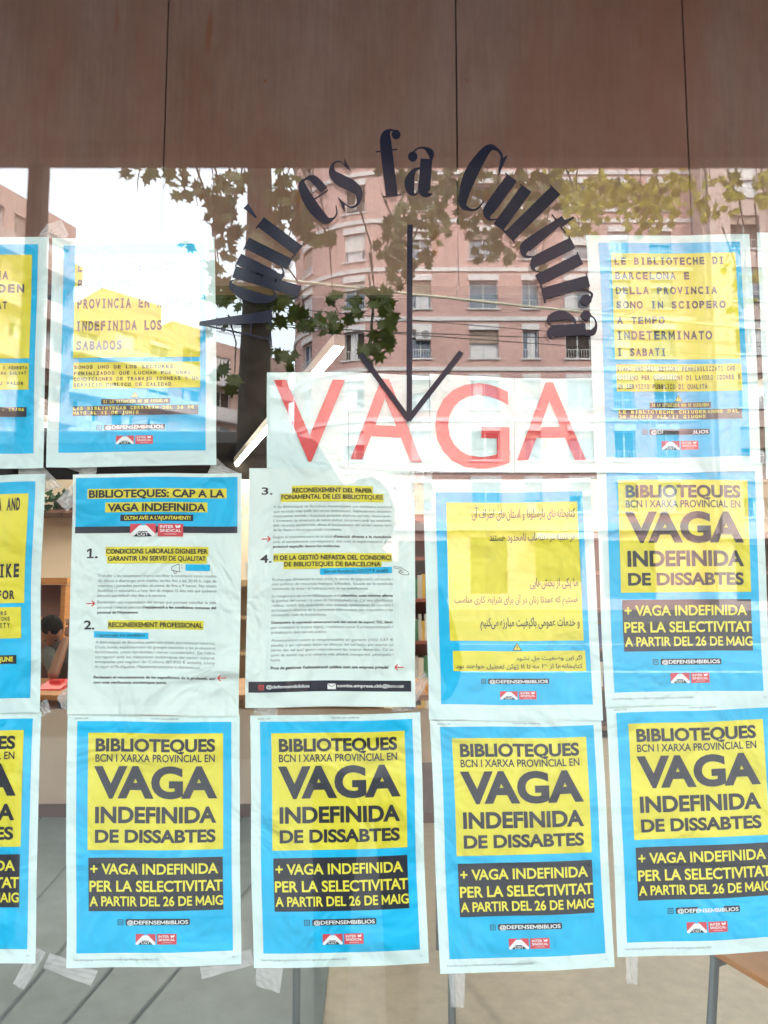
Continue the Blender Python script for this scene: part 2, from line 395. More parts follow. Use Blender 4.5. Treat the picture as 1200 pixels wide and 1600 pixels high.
    def handle(s, x0, y0, x1, y1, layer=2):
        h = y1 - y0; L = x0 - h * 1.25
        s.line([(L, y0 + h * .1), (L + h * .8, y0 + h * .1), (L + h * .8, y0 + h * .9), (L, y0 + h * .9), (L, y0 + h * .1)], h * .11, 'blk', layer)
        cx, cy = L + h * .4, y0 + h * .5
        s.line([(cx + h * .18 * math.cos(t * .785), cy + h * .18 * math.sin(t * .785)) for t in range(9)], h * .09, 'blk', layer)
        s.poly([(x0, y0 + h * .15), (x0 + h * .15, y0), (x1 - h * .15, y0), (x1, y0 + h * .15), (x1, y1 - h * .15), (x1 - h * .15, y1), (x0 + h * .15, y1), (x0, y1 - h * .15)], 'blk', layer)
        s.text('@DEFENSEMBIBLIOS', x0 + h * .25, y0 + h * .2, x1 - h * .25, y1 - h * .2, 'white', layer + 1, off=.02)
    def warn(s, cx, y0, sz, layer=2):
        s.poly([(cx, y0), (cx + sz * .6, y0 + sz), (cx - sz * .6, y0 + sz)], 'txt', layer)
        s.poly([(cx, y0 + sz * .16), (cx + sz * .47, y0 + sz * .92), (cx - sz * .47, y0 + sz * .92)], 'yel', layer + 1)
        s.line([(cx, y0 + sz * .38), (cx, y0 + sz * .68)], sz * .09, 'txt', layer + 2)
        s.line([(cx, y0 + sz * .74), (cx, y0 + sz * .83)], sz * .09, 'txt', layer + 2)
    def done(s, name, label, cat, group=None):
        o = s.mb.build(name, s.mats, smooth=False)
        return tag(o, label, cat, group)
def layout_rtl(body, off):
    k = ('rtl', body, off)
    if k not in _G:
        c = shape_rtl(body); V, FA = [], []; x = 0.0
        for ch in c:
            gv, gf, adv = glyph(ch, .012)
            n = len(V); V += [(p[0] + x, p[1]) for p in gv]; FA += [tuple(n + i for i in q) for q in gf]
            x += adv
        _G[k] = (V, FA)
    return _G[k]

def tape_on(parent, quads, y=.0205):
    for i, q in enumerate(quads):
        b = MB(); n = 5
        P = [atY(a[0], a[1], y + .0007 * i) for a in q]
        rows = []
        for j in range(n + 1):
            v = j / n
            rows.append([(P[0].lerp(P[1], u / n).lerp(P[3].lerp(P[2], u / n), v)) + Vector((0, .0008 * math.sin(u * 2.1 + j * 1.7 + i), 0)) for u in range(n + 1)])
        b.grid(rows)
        o = b.build('tape', TAPE); o.parent = parent; o.matrix_parent_inverse = parent.matrix_world.inverted()

def strike_poster(corners, y0, label, seed, **kw):
    p = Sheet(corners, y0, seed=seed, **kw)
    p.rect(12, 7.5, 200, 280, 'blue', 1)
    p.rect(26, 21, 190, 158.5, 'yel', 2)
    p.text('BIBLIOTEQUES', 35, 27.5, 180.5, 43, 'txt', 3, off=.038)
    p.text('BCN I XARXA PROVINCIAL EN', 35, 46, 180, 55, 'txt', 3, off=.017)
    p.text('VAGA', 33.5, 60, 183, 98, 'txt', 3, off=.042)
    p.text('INDEFINIDA', 35, 107.5, 182, 127, 'txt', 3, off=.038)
    p.text('DE DISSABTES', 35, 134.5, 181, 150, 'txt', 3, off=.038)
    p.rect(27, 167.5, 189.5, 230.5, 'blk', 2)
    p.text('+ VAGA INDEFINIDA', 29.5, 174.5, 184, 187, 'ytxt', 3, off=.022)
    p.text('PER LA SELECTIVITAT', 28.3, 194.5, 189.3, 207.5, 'ytxt', 3, off=.022)
    p.text('A PARTIR DEL 26 DE MAIG', 28.3, 213, 189.3, 224.5, 'ytxt', 3, off=.022)
    p.handle(72, 240, 149, 247.5)
    p.logos(84, 257.5, 133, 270)
    p.text('26/5/23, 11:40', 9, 3.2, 25, 5, 'grey', 1, off=.01)
    p.text('Cartell vaga indefinida', 101, 2.6, 135, 4.4, 'grey', 1, off=.01)
    p.text('https://drive.google.com/drive/folders/cartells-vaga-biblioteques-indefinida-2023', 9, 286.5, 112, 288.8, 'grey', 1)
    p.text('1/1', 199, 286.5, 203, 288.5, 'grey', 1)
    return p.done('strike_poster', label, 'poster', 'yellow and blue Catalan strike posters')

YB, YM, YT = .0180, .0150, .0115         # bottom row, middle row, top row hang one behind the other where they overlap
b0 = strike_poster([(-207, 1118), (64, 1113), (54, 1506), (-222, 1508)], YB, 'blue and yellow strike poster sliced off by the left edge, lowest row', 11)
b1 = strike_poster([(105.5, 1117.5), (375, 1118), (376, 1507), (102, 1514)], YB, 'blue and yellow strike poster under the numbered sheet with points 1 and 2', 12)
b2 = strike_poster([(390, 1119.5), (656, 1113), (669.5, 1506), (396, 1514)], YB, 'blue and yellow strike poster under the white sheet with points 3 and 4', 13)
b3 = strike_poster([(671.5, 1127), (939, 1123), (961, 1512), (688, 1522.5)], YB, 'blue and yellow strike poster under the Persian sheet', 14)
b4 = strike_poster([(947, 1105), (1214, 1095), (1238, 1484), (966.5, 1497)], YB, 'blue and yellow strike poster at lower right above a wooden chair', 15)
m4 = strike_poster([(931.5, 724), (1191, 722.5), (1206, 1100), (944.5, 1104)], YM, 'blue and yellow strike poster right of the Persian sheet, crossed by reflections', 16)

def mono_poster(corners, y0, seed, top_lines, mid_lines, warn_lines, label, low=7, kw=None, right=False, mid_box=None):
    p = Sheet(corners, y0, seed=seed, **(kw or {}))
    p.rect(15, 9.5, 197, 278, 'blue', 1)
    p.rect(30, 23, 190, 156, 'yel', 2)
    for i, (t, a, b, xr) in enumerate(top_lines): p.text(t, 34, a, xr, b, 'txt', 3, off=.046, mono=.70)
    mb = mid_box or (31, 162, 190, 196)
    p.rect(*mb, 'yel', 2)
    for t, a, b, xr in mid_lines: p.text(t, 32, a, xr, b, 'txt', 3, off=.032, mono=.72)
    p.warn(109, 200, 8.5)
    (wt, wx0, wx1), l1, l2 = warn_lines
    p.rect(wx0, 209.5, wx1, 216.8, 'blk', 2); p.text(wt, wx0 + 3, 211, wx1 - 3, 215, 'ytxt', 3, off=.026, mono=.62)
    p.rect(32, 218.5, 188, 231, 'blk', 3)
    p.text(l1[0], 32.5, 219.6, l1[1], 223.6, 'ytxt', 4, off=.036, mono=.86)
    p.text(l2[0], 32.5, 225.4, l2[1], 229.4, 'ytxt', 4, off=.036, mono=.86)
    p.handle(71, 243, 147, 250); p.logos(86, 257.5, 132, 268.5)
    return p.done('strike_poster', label, 'poster', 'monospaced strike posters in other languages')

t0 = mono_poster([(-184, 372), (76, 370), (67, 731), (-192, 733)], YT, 21,
    [('LES BIBLIOTEQUES', 30, 41, 150), ('DE BARCELONA JA', 44, 55, 161), ('NO ES DECIDEN', 61, 72, 181), ('EN DISSABTE I L AT', 83, 93, 160)],
    [('SOM UN DELS SECTORS MES FEMINITZATS I AQUESTA', 166, 170, 188), ('LLUITA ES PER UN SERVEI DIGNE QUE HA SALVAT', 173, 177, 187), ('LA CULTURA DE TOTES I EL SEU VALOR', 186, 190, 184)],
    (('SI LA SITUACIO NO CANVIA', 62, 151), ('LES BIBLIOTEQUES TANQUEN 26/05 - 11/06', 185), ('DE MATI I TARDA', 90)),
    'monospaced strike poster sliced off by the left edge, upper row')
t1 = mono_poster([(81, 371), (335, 371), (339, 727), (73, 730)], YT, 22,
    [('LAS BIBLIOTECAS DE', 33, 44, 160), ('BARCELONA Y', 54, 66, 128), ('PROVINCIA EN HUELGA', 79, 92, 182), ('INDEFINIDA LOS', 108, 121, 142), ('SABADOS', 134, 146, 92)],
    [('SOMOS UNO DE LOS SECTORES', 166, 170.5, 156), ('FEMINIZADOS QUE LUCHAN POR UNAS', 174, 178.5, 178), ('CONDICIONES DE TRABAJO IDONEAS Y UN', 181.5, 186, 188), ('SERVICIO PUBLICO DE CALIDAD', 189, 193.5, 154)],
    (('SI LA SITUACION NO SE RESUELVE', 67, 153), ('LAS BIBLIOTECAS CERRARÁN DEL 26 DE', 183), ('MAYO AL 11 DE JUNIO', 114)),
    'monospaced Spanish strike poster washed out by reflected sky')
t4 = mono_poster([(916, 368), (1172, 366), (1190, 737), (930, 738)], YT, 23,
    [('LE BIBLIOTECHE DI', 28, 37.5, 174), ('BARCELONA E', 46.5, 56, 129), ('DELLA PROVINCIA', 65, 74.5, 164), ('SONO IN SCIOPERO', 83, 92.5, 174), ('A TEMPO', 102.5, 112, 95), ('INDETERMINATO', 120.5, 131.5, 155), ('I SABATI', 142, 152, 94)],
    [('SIAMO UNO DEI SETTORI FEMMINILIZZATI CHE', 165, 171, 182), ('LOTTANO PER CONDIZIONI DI LAVORO IDONEE E', 176, 182, 188), ('UN SERVIZIO PUBBLICO DI QUALITÀ', 187, 193, 146)],
    (('SE LA SITUAZIONE NON SI RISOLVERÀ', 72, 150), ('LE BIBLIOTECHE CHIUDERANNO DAL', 184), ('26 MAGGIO ALL\'11 GIUGNO', 142)),
    'monospaced Italian strike poster at upper right')
p = Sheet([(1184, 362), (1440, 360), (1455, 745), (1197, 748)], YT, seed=24)
p.rect(15, 9.5, 197, 278, 'blue', 1); p.rect(30, 23, 190, 156, 'yel', 2); p.rect(31, 162, 190, 196, 'yel', 2)
t5 = p.done('strike_poster', 'poster at the right edge showing only its white margin', 'poster', 'monospaced strike posters in other languages')

# English poster, left edge of the middle row
p = Sheet([(-192, 746), (70, 741.5), (61.5, 1114), (-204, 1116)], YM, seed=25, warp=1.4)
p.rect(12, 9, 198, 279, 'blue', 1); p.rect(26, 24, 190, 160, 'yel', 2); p.rect(26, 165, 186, 204, 'yel', 2)
for t, a, b, xr in (('LIBRARIES IN BARCELONA AND', 29, 45, 180), ('THE PROVINCE', 62, 78, 120), ('INDEFINITE STRIKE', 111, 128, 183), ('EVERY SATURDAY FOR', 144, 155, 178)):
    p.text(t, 30, a, xr, b, 'txt', 3, off=.044, mono=.66)
for t, a, b, xr in (('WE ARE ONE OF THE FEMINISED SECTORS', 170, 175, 168), ('FIGHTING FOR DECENT WORKING CONDITIONS', 177, 182, 172), ('AND A PUBLIC SERVICE OF QUALITY', 184.5, 191, 172)):
    p.text(t, 30, a, xr, b, 'txt', 3, off=.026, mono=.7)
p.rect(60, 225, 180, 236, 'blk', 2); p.text('CLOSED FROM 26 MAY TO 11 JUNE', 64, 227, 176, 233, 'ytxt', 3, off=.03)
p.handle(71, 245, 147, 252); p.logos(86, 259, 132, 270)
m0 = p.done('strike_poster', 'English strike poster sliced off by the left edge, middle row', 'poster', 'monospaced strike posters in other languages')

# numbered sheets
def para(p, lines, x0, x1, y, pitch, h, bold=()):
    for i, (t, f) in enumerate(lines):
        xe = x0 + (x1 - x0) * f
        if '|' in t:
            a, b = t.split('|'); k = len(a) / (len(a) + len(b) * 1.06)
            p.text(a, x0, y, x0 + (xe - x0) * k - .6, y + h, 'grey', 1); p.text(b, x0 + (xe - x0) * k + .6, y, xe, y + h, 'txt', 1, off=.018)
        elif bold == 'all' or i in bold: p.text(t, x0, y, xe, y + h, 'txt', 1, off=.018)
        else: p.text(t, x0, y, xe, y + h, 'grey', 1)
        y += pitch
    return y
def arrow(p, x0, x1, y):
    d = 1 if x1 > x0 else -1
    p.line([(x0, y), (x1 - d * .8, y)], 1.2, 'red', 1)
    p.line([(x1 - d * 3.6, y - 3.6), (x1, y), (x1 - d * 3.6, y + 3.6)], 1.3, 'red', 2)
p = Sheet([(113, 741), (377.5, 739), (374, 1119), (105.5, 1116)], YM, seed=31, paper=PAPER2)
p.rect(4, 4.5, 205, 66, 'blue', 1); p.rect(4, 65, 205, 73, 'blk', 2)
p.rect(18.5, 18.5, 191.5, 30.5, 'yel', 2); p.text('BIBLIOTEQUES: CAP A LA', 20.5, 20, 189, 29.5, 'txt', 3, off=.034)
p.rect(41, 35.5, 168, 47.5, 'yel', 2); p.text('VAGA INDEFINIDA', 44, 37, 166, 46.5, 'txt', 3, off=.034)
p.rect(60, 50.5, 150.5, 58.5, 'blk', 2); p.text('ÚLTIM AVÍS A L\'AJUNTAMENT!', 65, 52.5, 147, 57, 'ytxt', 3, off=.02)
p.logos(72.5, 62, 138.5, 77.5, 3)
p.text('1.', 19.5, 92, 33, 104, 'txt', 1, off=.022)
p.rect(42.5, 90, 170, 101.5, 'yel', 1); p.rect(44.5, 101, 168, 110.5, 'yel', 2)
p.text('CONDICIONS LABORALS DIGNES PER', 43.5, 92.5, 169, 98.6, 'txt', 3, off=.024)
p.text('GARANTIR UN SERVEI DE QUALITAT', 46, 101.5, 167, 107.4, 'txt', 3, off=.024)
p.rect(142, 111.5, 172, 119.5, 'blue', 1)
p.line([(125, 115), (134, 111), (135, 121), (125, 119), (125, 115)], .6, 'txt', 1); p.line([(127, 119), (128.5, 123), (131, 122.5), (130.5, 120)], .6, 'txt', 1); p.line([(136.5, 113), (138, 112)], .6, 'txt', 1); p.line([(136.8, 116), (138.6, 116)], .6, 'txt', 1)
y = para(p, [("Treballar a les biblioteques implica sacrificar la conciliació: torns rotatius", 1), ("de dilluns a diumenge, amb matins, tardes fins a les 20:45 h, caps de", 1), ("setmana i jornades partides abusives de fins a 9 hores. No tenim", 1), ("flexibilitat ni voluntaris i, a l'any, fem de mitjana 15 dies més que qualsevol", 1), ("persona que treballi cinc dies a la setmana.", .58)], 34, 180, 124, 6.1, 3.3)
arrow(p, 20.5, 30.5, 160)
para(p, [("Reclamem una organització del temps que permeti conciliar la vida", 1), ("personal i laboral així com |l'equiparació a les condicions comunes del", 1), ("personal de l'Ajuntament.", .35)], 34, 180, 156.5, 6.3, 3.3, bold=(2,))
p.text('2.', 18, 181, 31, 192, 'txt', 1, off=.022)
p.rect(47.5, 180.5, 165, 191.5, 'yel', 1); p.text('RECONEIXEMENT PROFESSIONAL', 48.5, 183, 164, 189, 'txt', 3, off=.024)
p.rect(30.5, 194, 98, 202, 'blue', 1, skew=2); p.text('L\'ajuntament ens invisibilitza', 34, 197, 94, 200.5, 'txt', 2)
para(p, [("A Biblioteques de Barcelona patim una doble discriminació històrica.", 1), ("D'una banda, experimentem els greuges associats a les professions", 1), ("feminitzades, pitjor retribuïdes i menys considerades. De l'altra,", 1), ("carreguem amb les mancances endèmiques del sector cultural,", 1), ("encapçalat pel regidor de Cultura (87.910 € anuals). Lluny", 1), ("de seguir el Pla d'igualtat, l'Ajuntament perpetua la discriminació.", .88)], 33, 180, 206, 6.0, 3.3)
para(p, [("Reclamem el reconeixement de les especificitats de la professió, així", 1), ("com unes retribucions econòmiques justes.", .6)], 32, 181, 249, 6.4, 3.4, bold='all')
arrow(p, 194, 184, 250)
m1 = p.done('notice_sheet', 'white demands sheet with blue header and points numbered 1 and 2', 'notice', 'numbered demand sheets')

p = Sheet([(389, 731), (647, 731), (650, 1104), (384, 1105.5)], YM - .0006, seed=32, curl=(1, 0, .3, .012), paper=PAPER2)
p.text('3.', 16, 24, 30, 33, 'txt', 1, off=.022)
p.rect(54.5, 22.5, 157, 32.5, 'yel', 1); p.rect(40.5, 32, 170.5, 42.5, 'yel', 2)
p.text('RECONEIXEMENT DEL PAPER', 55.5, 25.5, 156, 31.2, 'txt', 3, off=.024); p.text('FONAMENTAL DE LES BIBLIOTEQUES', 41.5, 33.6, 169.5, 39.3, 'txt', 3, off=.024)
para(p, [("A les Biblioteques de Barcelona desenvolupem una multitasca essencial", 1), ("que va molt més enllà del servei bibliotecari, habitualment assumim", 1), ("mancances socials i funcions pròpies d'altres serveis municipals.", 1), ("L'increment de situacions de vulnerabilitat, juntament amb les retallades", 1), ("dels recursos assistencials, afecta el funcionament del servei i sovint hem", 1), ("de fer front a situacions socials complexes.", .58)], 31.5, 180.5, 46.5, 5.75, 3.2)
arrow(p, 17, 28, 88)
para(p, [("Exigim el reconeixement de la tasca |d'atenció directa a la ciutadania", 1), ("amb el complement corresponent, així com la implementació d'un", 1), ("protocol específic davant les violències.", .57)], 31.5, 180.5, 84, 5.9, 3.2, bold=(2,))
p.text('4.', 15.5, 107.5, 30, 117.5, 'txt', 1, off=.022)
p.rect(32, 106, 181, 116.5, 'yel', 1); p.rect(45, 116, 168, 125.5, 'yel', 2)
p.text('FI DE LA GESTIÓ NEFASTA DEL CONSORCI', 33, 108.5, 180, 114.3, 'txt', 3, off=.024); p.text('DE BIBLIOTEQUES DE BARCELONA', 46, 116.7, 167, 122.4, 'txt', 3, off=.024)
p.rect(91, 125, 181, 133, 'blue', 3, skew=-2.2); p.text('Gerent Barcelona (102.537 € anuals)', 96, 127, 176, 130.8, 'txt', 4, slope=-.02)
p.line([(183, 122.5), (191, 123.5), (201, 129), (202, 133), (197, 133), (191, 131.5), (189, 129), (193, 127), (190, 125.5), (183, 124.2)], .5, 'txt', 1)
p.line([(191, 131), (196, 129.4)], .5, 'txt', 1); p.line([(190, 129.3), (195, 127.6)], .5, 'txt', 1)
y = para(p, [("Fa anys que denunciem la mala praxi, la manca de negociació col·lectiva i", 1), ("una política de recursos humans inflexible, basada en la retallada", 1), ("continuada de drets i el maltractament de les treballadores.", .8)], 31, 182, 136.5, 5.75, 3.2)
y = para(p, [("La inauguració de noves biblioteques amb |plantilles sota mínims afecta", 1), ("la qualitat del servei i la salut de les treballadores. Cal una planificació", 1), ("realista, revisió dels estàndards, més inversió, optimització de recursos i", 1), ("participació efectiva de la comunitat bibliotecària per respondre a les", 1), ("necessitats reals de la ciutadania.", .45)], 31, 182, 157, 5.9, 3.2)
y = para(p, [("Denunciem la supressió sense previ avís del servei de suport TIC, bàsic", 1), ("per combatre la bretxa digital, i reclamem posar fi a l'externalització i", 1), ("privatització dels serveis públics.", .46)], 31, 182, 190, 6.1, 3.2, bold=(0,))
y = para(p, [("Assenyalem com a responsable el gerent (102.537 €", 1), ("anuals), a qui retreiem haver-se allunyat del col·lectiu per exercir un", 1), ("càrrec des del qual ignora reiteradament les nostres demandes. Cal un", 1), ("canvi de model cap a un sistema més eficient, transparent, participatiu i", 1), ("humà.", .08)], 31, 183, 212, 6.1, 3.2)
p.text("Prou de gestionar l'administració pública com una empresa privada!", 31, 246, 177, 249.6, 'txt', 1, off=.026)
arrow(p, 196, 185, 248)
p.rect(4, 264.5, 205, 278, 'blk', 1)
p.line([(17, 269), (22.5, 269), (22.5, 274.5), (17, 274.5), (17, 269)], .9, 'red', 2)
p.line([(19.75 + 1.4 * math.cos(t * .785), 271.75 + 1.4 * math.sin(t * .785)) for t in range(9)], .7, 'red', 2)
p.text('@defensembiblios', 26, 269, 79, 273, 'white', 2, off=.014)
p.rect(101, 268.5, 111.5, 275.5, 'white', 2); p.line([(101, 268.8), (106.2, 272.5), (111.5, 268.8)], .6, 'blk', 3)
p.text('comite.empresa.cbb@bcn.cat', 113, 269, 196, 273, 'white', 2, off=.014)
p.line([(184.5, 23), (185.3, 27)], .9, 'txt', 1)
m2 = p.done('notice_sheet', 'plain white demands sheet with points numbered 3 and 4 and black footer', 'notice', 'numbered demand sheets')

p = Sheet([(662, 750), (924, 747.5), (941, 1126), (669.5, 1125)], YM, seed=33)
p.rect(15, 16, 198.5, 277.6, 'blue', 1); p.rect(28, 28.5, 191.5, 199, 'yel', 2); p.rect(31, 211.5, 192.5, 236.6, 'yel', 2)
U = lambda x: 28 + (x - 190) / 815 * 163.5
V_ = lambda y: 15.8 + (y - 118) / 1327 * 261.8
for t, x0, x1, y0, y1 in (('کتابخانه\u200cهای بارسلونا و استان\u200cهای اطراف آن', 346, 990, 213, 296), ('هر شنبه در اعتصاب نامحدود هستند', 450, 985, 372, 436),
    ('ما یکی از بخش\u200cهایی', 690, 985, 655, 726), ('هستیم که عمدتا زنان در آن برای شرایط کاری مناسب', 224, 985, 758, 832), ('و خدمات عمومی باکیفیت مبارزه می\u200cکنیم', 380, 985, 900, 985)):
    p.farsi(t, U(x0), V_(y0), U(x1), V_(y1), 'txt', 3)
p.farsi('اگر این وضعیت حل نشود', 108, 216.5, 188.5, 224)
p.farsi('کتابخانه\u200cها از ۲۶ مه تا ۱۱ ژوئن تعطیل خواهند بود', 34, 227, 188.5, 234.5)
p.warn(110, 201, 9.5)
p.handle(73, 245.5, 147, 252); p.logos(87, 260.5, 131, 270.5)
m3 = p.done('strike_poster', 'Persian strike poster with yellow panel on bright blue', 'poster', 'monospaced strike posters in other languages')

# four sheets that spell VAGA in thin red capitals
VS = [([(417, 582), (544, 581.5), (544.5, 732), (417, 731)], 'V', 11, 12, 123, 139, 'white sheet printed with a thin red V, its corner crumpled', 41),
      ([(544.5, 581), (671, 588), (672, 737), (545, 731)], 'A', 3, 9, 115, 136, 'white sheet printed with a thin red A, between the V and G sheets', 42),
      ([(671.5, 584), (804, 591), (804, 738), (672, 736)], 'G', 8, 13, 120, 144, 'white sheet printed with a thin red G', 43),
      ([(804.5, 591), (925, 592), (932, 738), (804.5, 738)], 'A', 3, 7, 112, 131, 'white sheet printed with a thin red A, rightmost of the red letter sheets', 44)]
for cr, ch, x0, y0, x1, y1, lab, sd in VS:
    p = Sheet(cr, .0128, 128, 150, amp=.0003, warp=.3, seed=sd)
    p.text(ch, x0, y0, x1, y1, 'red', 3, off=.004)
    p.done('letter_sheet', lab, 'letter sheet', 'red letter sheets')

tape_on(t1, [[(58, 372), (72, 351), (96, 343), (80, 372)], [(80, 372), (96, 343), (107, 366), (104, 374)], [(326, 739), (339, 716), (359, 735), (352, 742)], [(76, 722), (110, 728), (150, 730), (140, 743)]])
tape_on(t0, [[(67.5, 729), (77.5, 739), (97, 760), (70, 768)], [(30, 728), (67, 728), (72, 744), (28, 744)]])
tape_on(m1, [[(88, 783), (105, 799), (115, 790), (115, 754)], [(122, 742), (128, 731), (152, 728), (150, 742)], [(324, 741), (330, 726), (352, 729), (378, 741)], [(89, 1090), (105, 1073), (108, 1107), (98, 1108)]])
tape_on(m2, [[(640, 733), (662, 735), (668, 772), (648, 792)], [(376, 776), (392, 762), (392, 800), (378, 808)], [(640, 1080), (664, 1048), (670, 1064), (646, 1104)], [(400, 1098), (436, 1098), (432, 1118), (396, 1116)], [(612, 1098), (646, 1092), (644, 1110), (612, 1112)]])
tape_on(m0, [[(58, 1102), (73, 1091), (80, 1112), (62, 1121)]])
tape_on(b0, [[(20, 1537), (52, 1478), (72, 1488), (37, 1547)]])
tape_on(b1, [[(68, 1513), (78, 1488), (153, 1517), (142, 1541)], [(312, 1508), (392, 1482), (397, 1507), (315, 1530)], [(334, 1112), (366, 1112), (362, 1122), (330, 1122)]])
tape_on(b2, [[(400, 1508), (443, 1508), (437, 1552), (400, 1540)]])
tape_on(b3, [[(700, 1512), (727, 1512), (725, 1575), (705, 1573)], [(906, 1114), (928, 1113), (930, 1130), (908, 1131)], [(676, 1122), (712, 1122), (712, 1136), (676, 1136)]])
tape_on(b4, [[(978, 1490), (997, 1490), (996, 1538), (979, 1537)], [(1146, 1098), (1176, 1096), (1178, 1120), (1148, 1122)]])
tape_on(m3, [[(655, 742), (676, 738), (674, 760), (654, 764)]])

# ------------------------------------------------------------------ vinyl lettering and arrow on the outer face of the pane
def stroke(mb, pts, wd, fr, lay=0, n=8, mi=0):
    P = spline([tuple(a) + (b,) for a, b in zip(pts, wd)], n)
    L, Rr = [], []
    for i, q in enumerate(P):
        a = P[max(i - 1, 0)]; b = P[min(i + 1, len(P) - 1)]
        dx, dy = b[0] - a[0], b[1] - a[1]; l = math.hypot(dx, dy) or 1
        nx, ny = -dy / l * q[2] / 2, dx / l * q[2] / 2
        L.append(fr(q[0] + nx, q[1] + ny, lay)); Rr.append(fr(q[0] - nx, q[1] - ny, lay))
    mb.grid([L, Rr], mi)
def bar(mb, a, b, w, fr, lay=0): stroke(mb, [a, b], [w, w], fr, lay, 1)
def ball(mb, c, r, fr, lay=0): mb.poly([fr(c[0] + r * math.cos(t * .3927), c[1] + r * 1.08 * math.sin(t * .3927), lay) for t in range(16)])
T = 18.5; H_ = 1.8
def g_a(m, f):
    stroke(m, [(32, 58), (32, 30), (32, 9), (37, 2), (45, 4)], [T, T, T, 9, 1.5], f, 0)
    stroke(m, [(40, 56), (38, 68), (28, 74.5), (17, 73), (9, 64)], [3, 10, 4, 2.5, 3], f, 1)
    ball(m, (10.5, 60), 7.5, f, 2)
    stroke(m, [(26, 44), (14, 38), (8, 22), (11, 6), (18, 1), (26, 9)], [1.5, 7, 15, 12, 3, 1.5], f, 1)
def g_u(m, f):
    stroke(m, [(10, 74), (10, 20), (12, 7), (20, 1.5), (29, 9)], [T, T, 14, 4, 2], f, 0)
    bar(m, (38, 74), (38, 0), T, f, 1); bar(m, (-3, 74), (19, 74), 2, f, 2); bar(m, (26, 74), (47, 74), 2, f, 2); bar(m, (30, .5), (52, .5), 2, f, 2)
def g_e(m, f):
    stroke(m, [(40, 14), (34, 3), (24, -.5), (13, 6), (9, 36), (13, 68), (23, 75), (34, 68), (38, 44)], [1.5, 2.5, 4, 14, T, 13, 3, 12, 13], f, 0)
    bar(m, (16, 41), (43, 41), 2.2, f, 1)
def g_s(m, f):
    stroke(m, [(33, 62), (26, 74), (15, 74), (9, 62), (15, 48), (28, 32), (34, 18), (27, 3), (14, 1), (5, 14)], [1.5, 2, 4, 12, T, T, 13, 5, 2.5, 2], f, 0)
    m.poly([f(35, 76, 1), f(36.5, 52, 1), f(30, 64, 1)]); m.poly([f(2, -1, 1), f(1, 25, 1), f(8, 11, 1)])
def g_f(m, f):
    stroke(m, [(14, 0), (14, 74), (16, 95), (24, 103), (32, 100)], [T, T, 15, 4, 2.5], f, 0)
    ball(m, (32, 95), 7, f, 1); bar(m, (-3, 72), (31, 72), 2, f, 1); bar(m, (-1, .8), (29, .8), 2, f, 1)
def g_C(m, f):
    stroke(m, [(47, 22), (42, 5), (31, -1), (17, 5), (10, 50), (17, 96), (31, 102), (43, 94), (47, 74)], [1.5, 3, 5, 13, 21, 13, 5, 4, 2], f, 0)
    m.poly([f(50, 102, 1), f(50, 66, 1), f(42, 90, 1)])
def g_l(m, f):
    bar(m, (12, 103), (12, 0), T + 1, f, 0); bar(m, (-1, 103), (21, 103), 2, f, 1); bar(m, (-1, .8), (26, .8), 2, f, 1)
def g_t(m, f):
    stroke(m, [(13, 84), (13, 18), (16, 5), (25, 1), (34, 12)], [10, T, 13, 5, 2], f, 0)
    m.poly([f(3.8, 74, 1), f(14, 78, 1), f(20, 98, 1), f(22.2, 98, 1), f(22.2, 74, 1)]); bar(m, (-3, 73), (33, 73), 2.2, f, 2)
def g_r(m, f):
    bar(m, (12, 74), (12, 0), T, f, 0); bar(m, (-2, 74), (20, 74), 2, f, 1); bar(m, (-2, .8), (27, .8), 2, f, 1)
    stroke(m, [(21, 52), (26, 68), (33, 74), (40, 70)], [1.5, 3, 4, 4], f, 1); ball(m, (39, 63), 8.5, f, 2)
def g_i(m, f):
    bar(m, (12, 74), (12, 0), T, f, 0); bar(m, (-1, 74), (21, 74), 2, f, 1); bar(m, (-1, .8), (26, .8), 2, f, 1)
    stroke(m, [(13, 84), (18, 108)], [3, 10], f, 0, 3)
def g_q(m, f):
    bar(m, (37, 74), (37, -32), T, f, 0); bar(m, (27, -32), (47, -32), 2, f, 1)
    stroke(m, [(29, 62), (21, 74), (12, 66), (8, 38), (12, 9), (20, 1), (29, 11)], [1.5, 3, 12, T, 12, 3, 1.5], f, 1)
def g_A(m, f):
    m.poly([f(13, 112, 0), f(20, 112, 0), f(47, 0, 0), f(27, 0, 0)]); bar(m, (15.5, 110), (1, 0), 2.4, f, 1)
    bar(m, (6, 31), (37, 31), 2.2, f, 1); bar(m, (-6, .8), (9, .8), 2.2, f, 1); bar(m, (20, .8), (52, .8), 2.2, f, 2)
LET = [(g_A, -85.5, 26), (g_q, -73, 24), (g_u, -63.5, 24), (g_i, -53, 12), (g_e, -34, 23), (g_s, -23.5, 19), (g_f, -7, 15), (g_a, 3.8, 24),
       (g_C, 25, 29), (g_u, 36, 24), (g_l, 45.5, 12), (g_t, 53.5, 15), (g_u, 63.5, 24), (g_r, 74.5, 17), (g_a, 86.5, 23)]
YV = -.0012
lt = thing('window_lettering', 'dark blue vinyl words curving in an arch across the glass', 'window lettering', atY(640, 400, YV))
for fn, ang, half in LET:
    a = R(ang); mb = MB(); r0 = 217
    def fr(x, y, lay, a=a, half=half):
        X = x - half; Y = r0 + y
        px = 640 + X * math.cos(a) + Y * math.sin(a); py = 522 + X * math.sin(a) - Y * math.cos(a)
        q = atY(px, py, YV - lay * .00005); return q
    fn(mb, fr); shift(mb, lt.location)
    mb.build('letter', VINYL, lt)
ar = thing('window_arrow', 'dark blue vinyl arrow on the glass pointing down to the red letters', 'window sticker', atY(640, 650, YV))
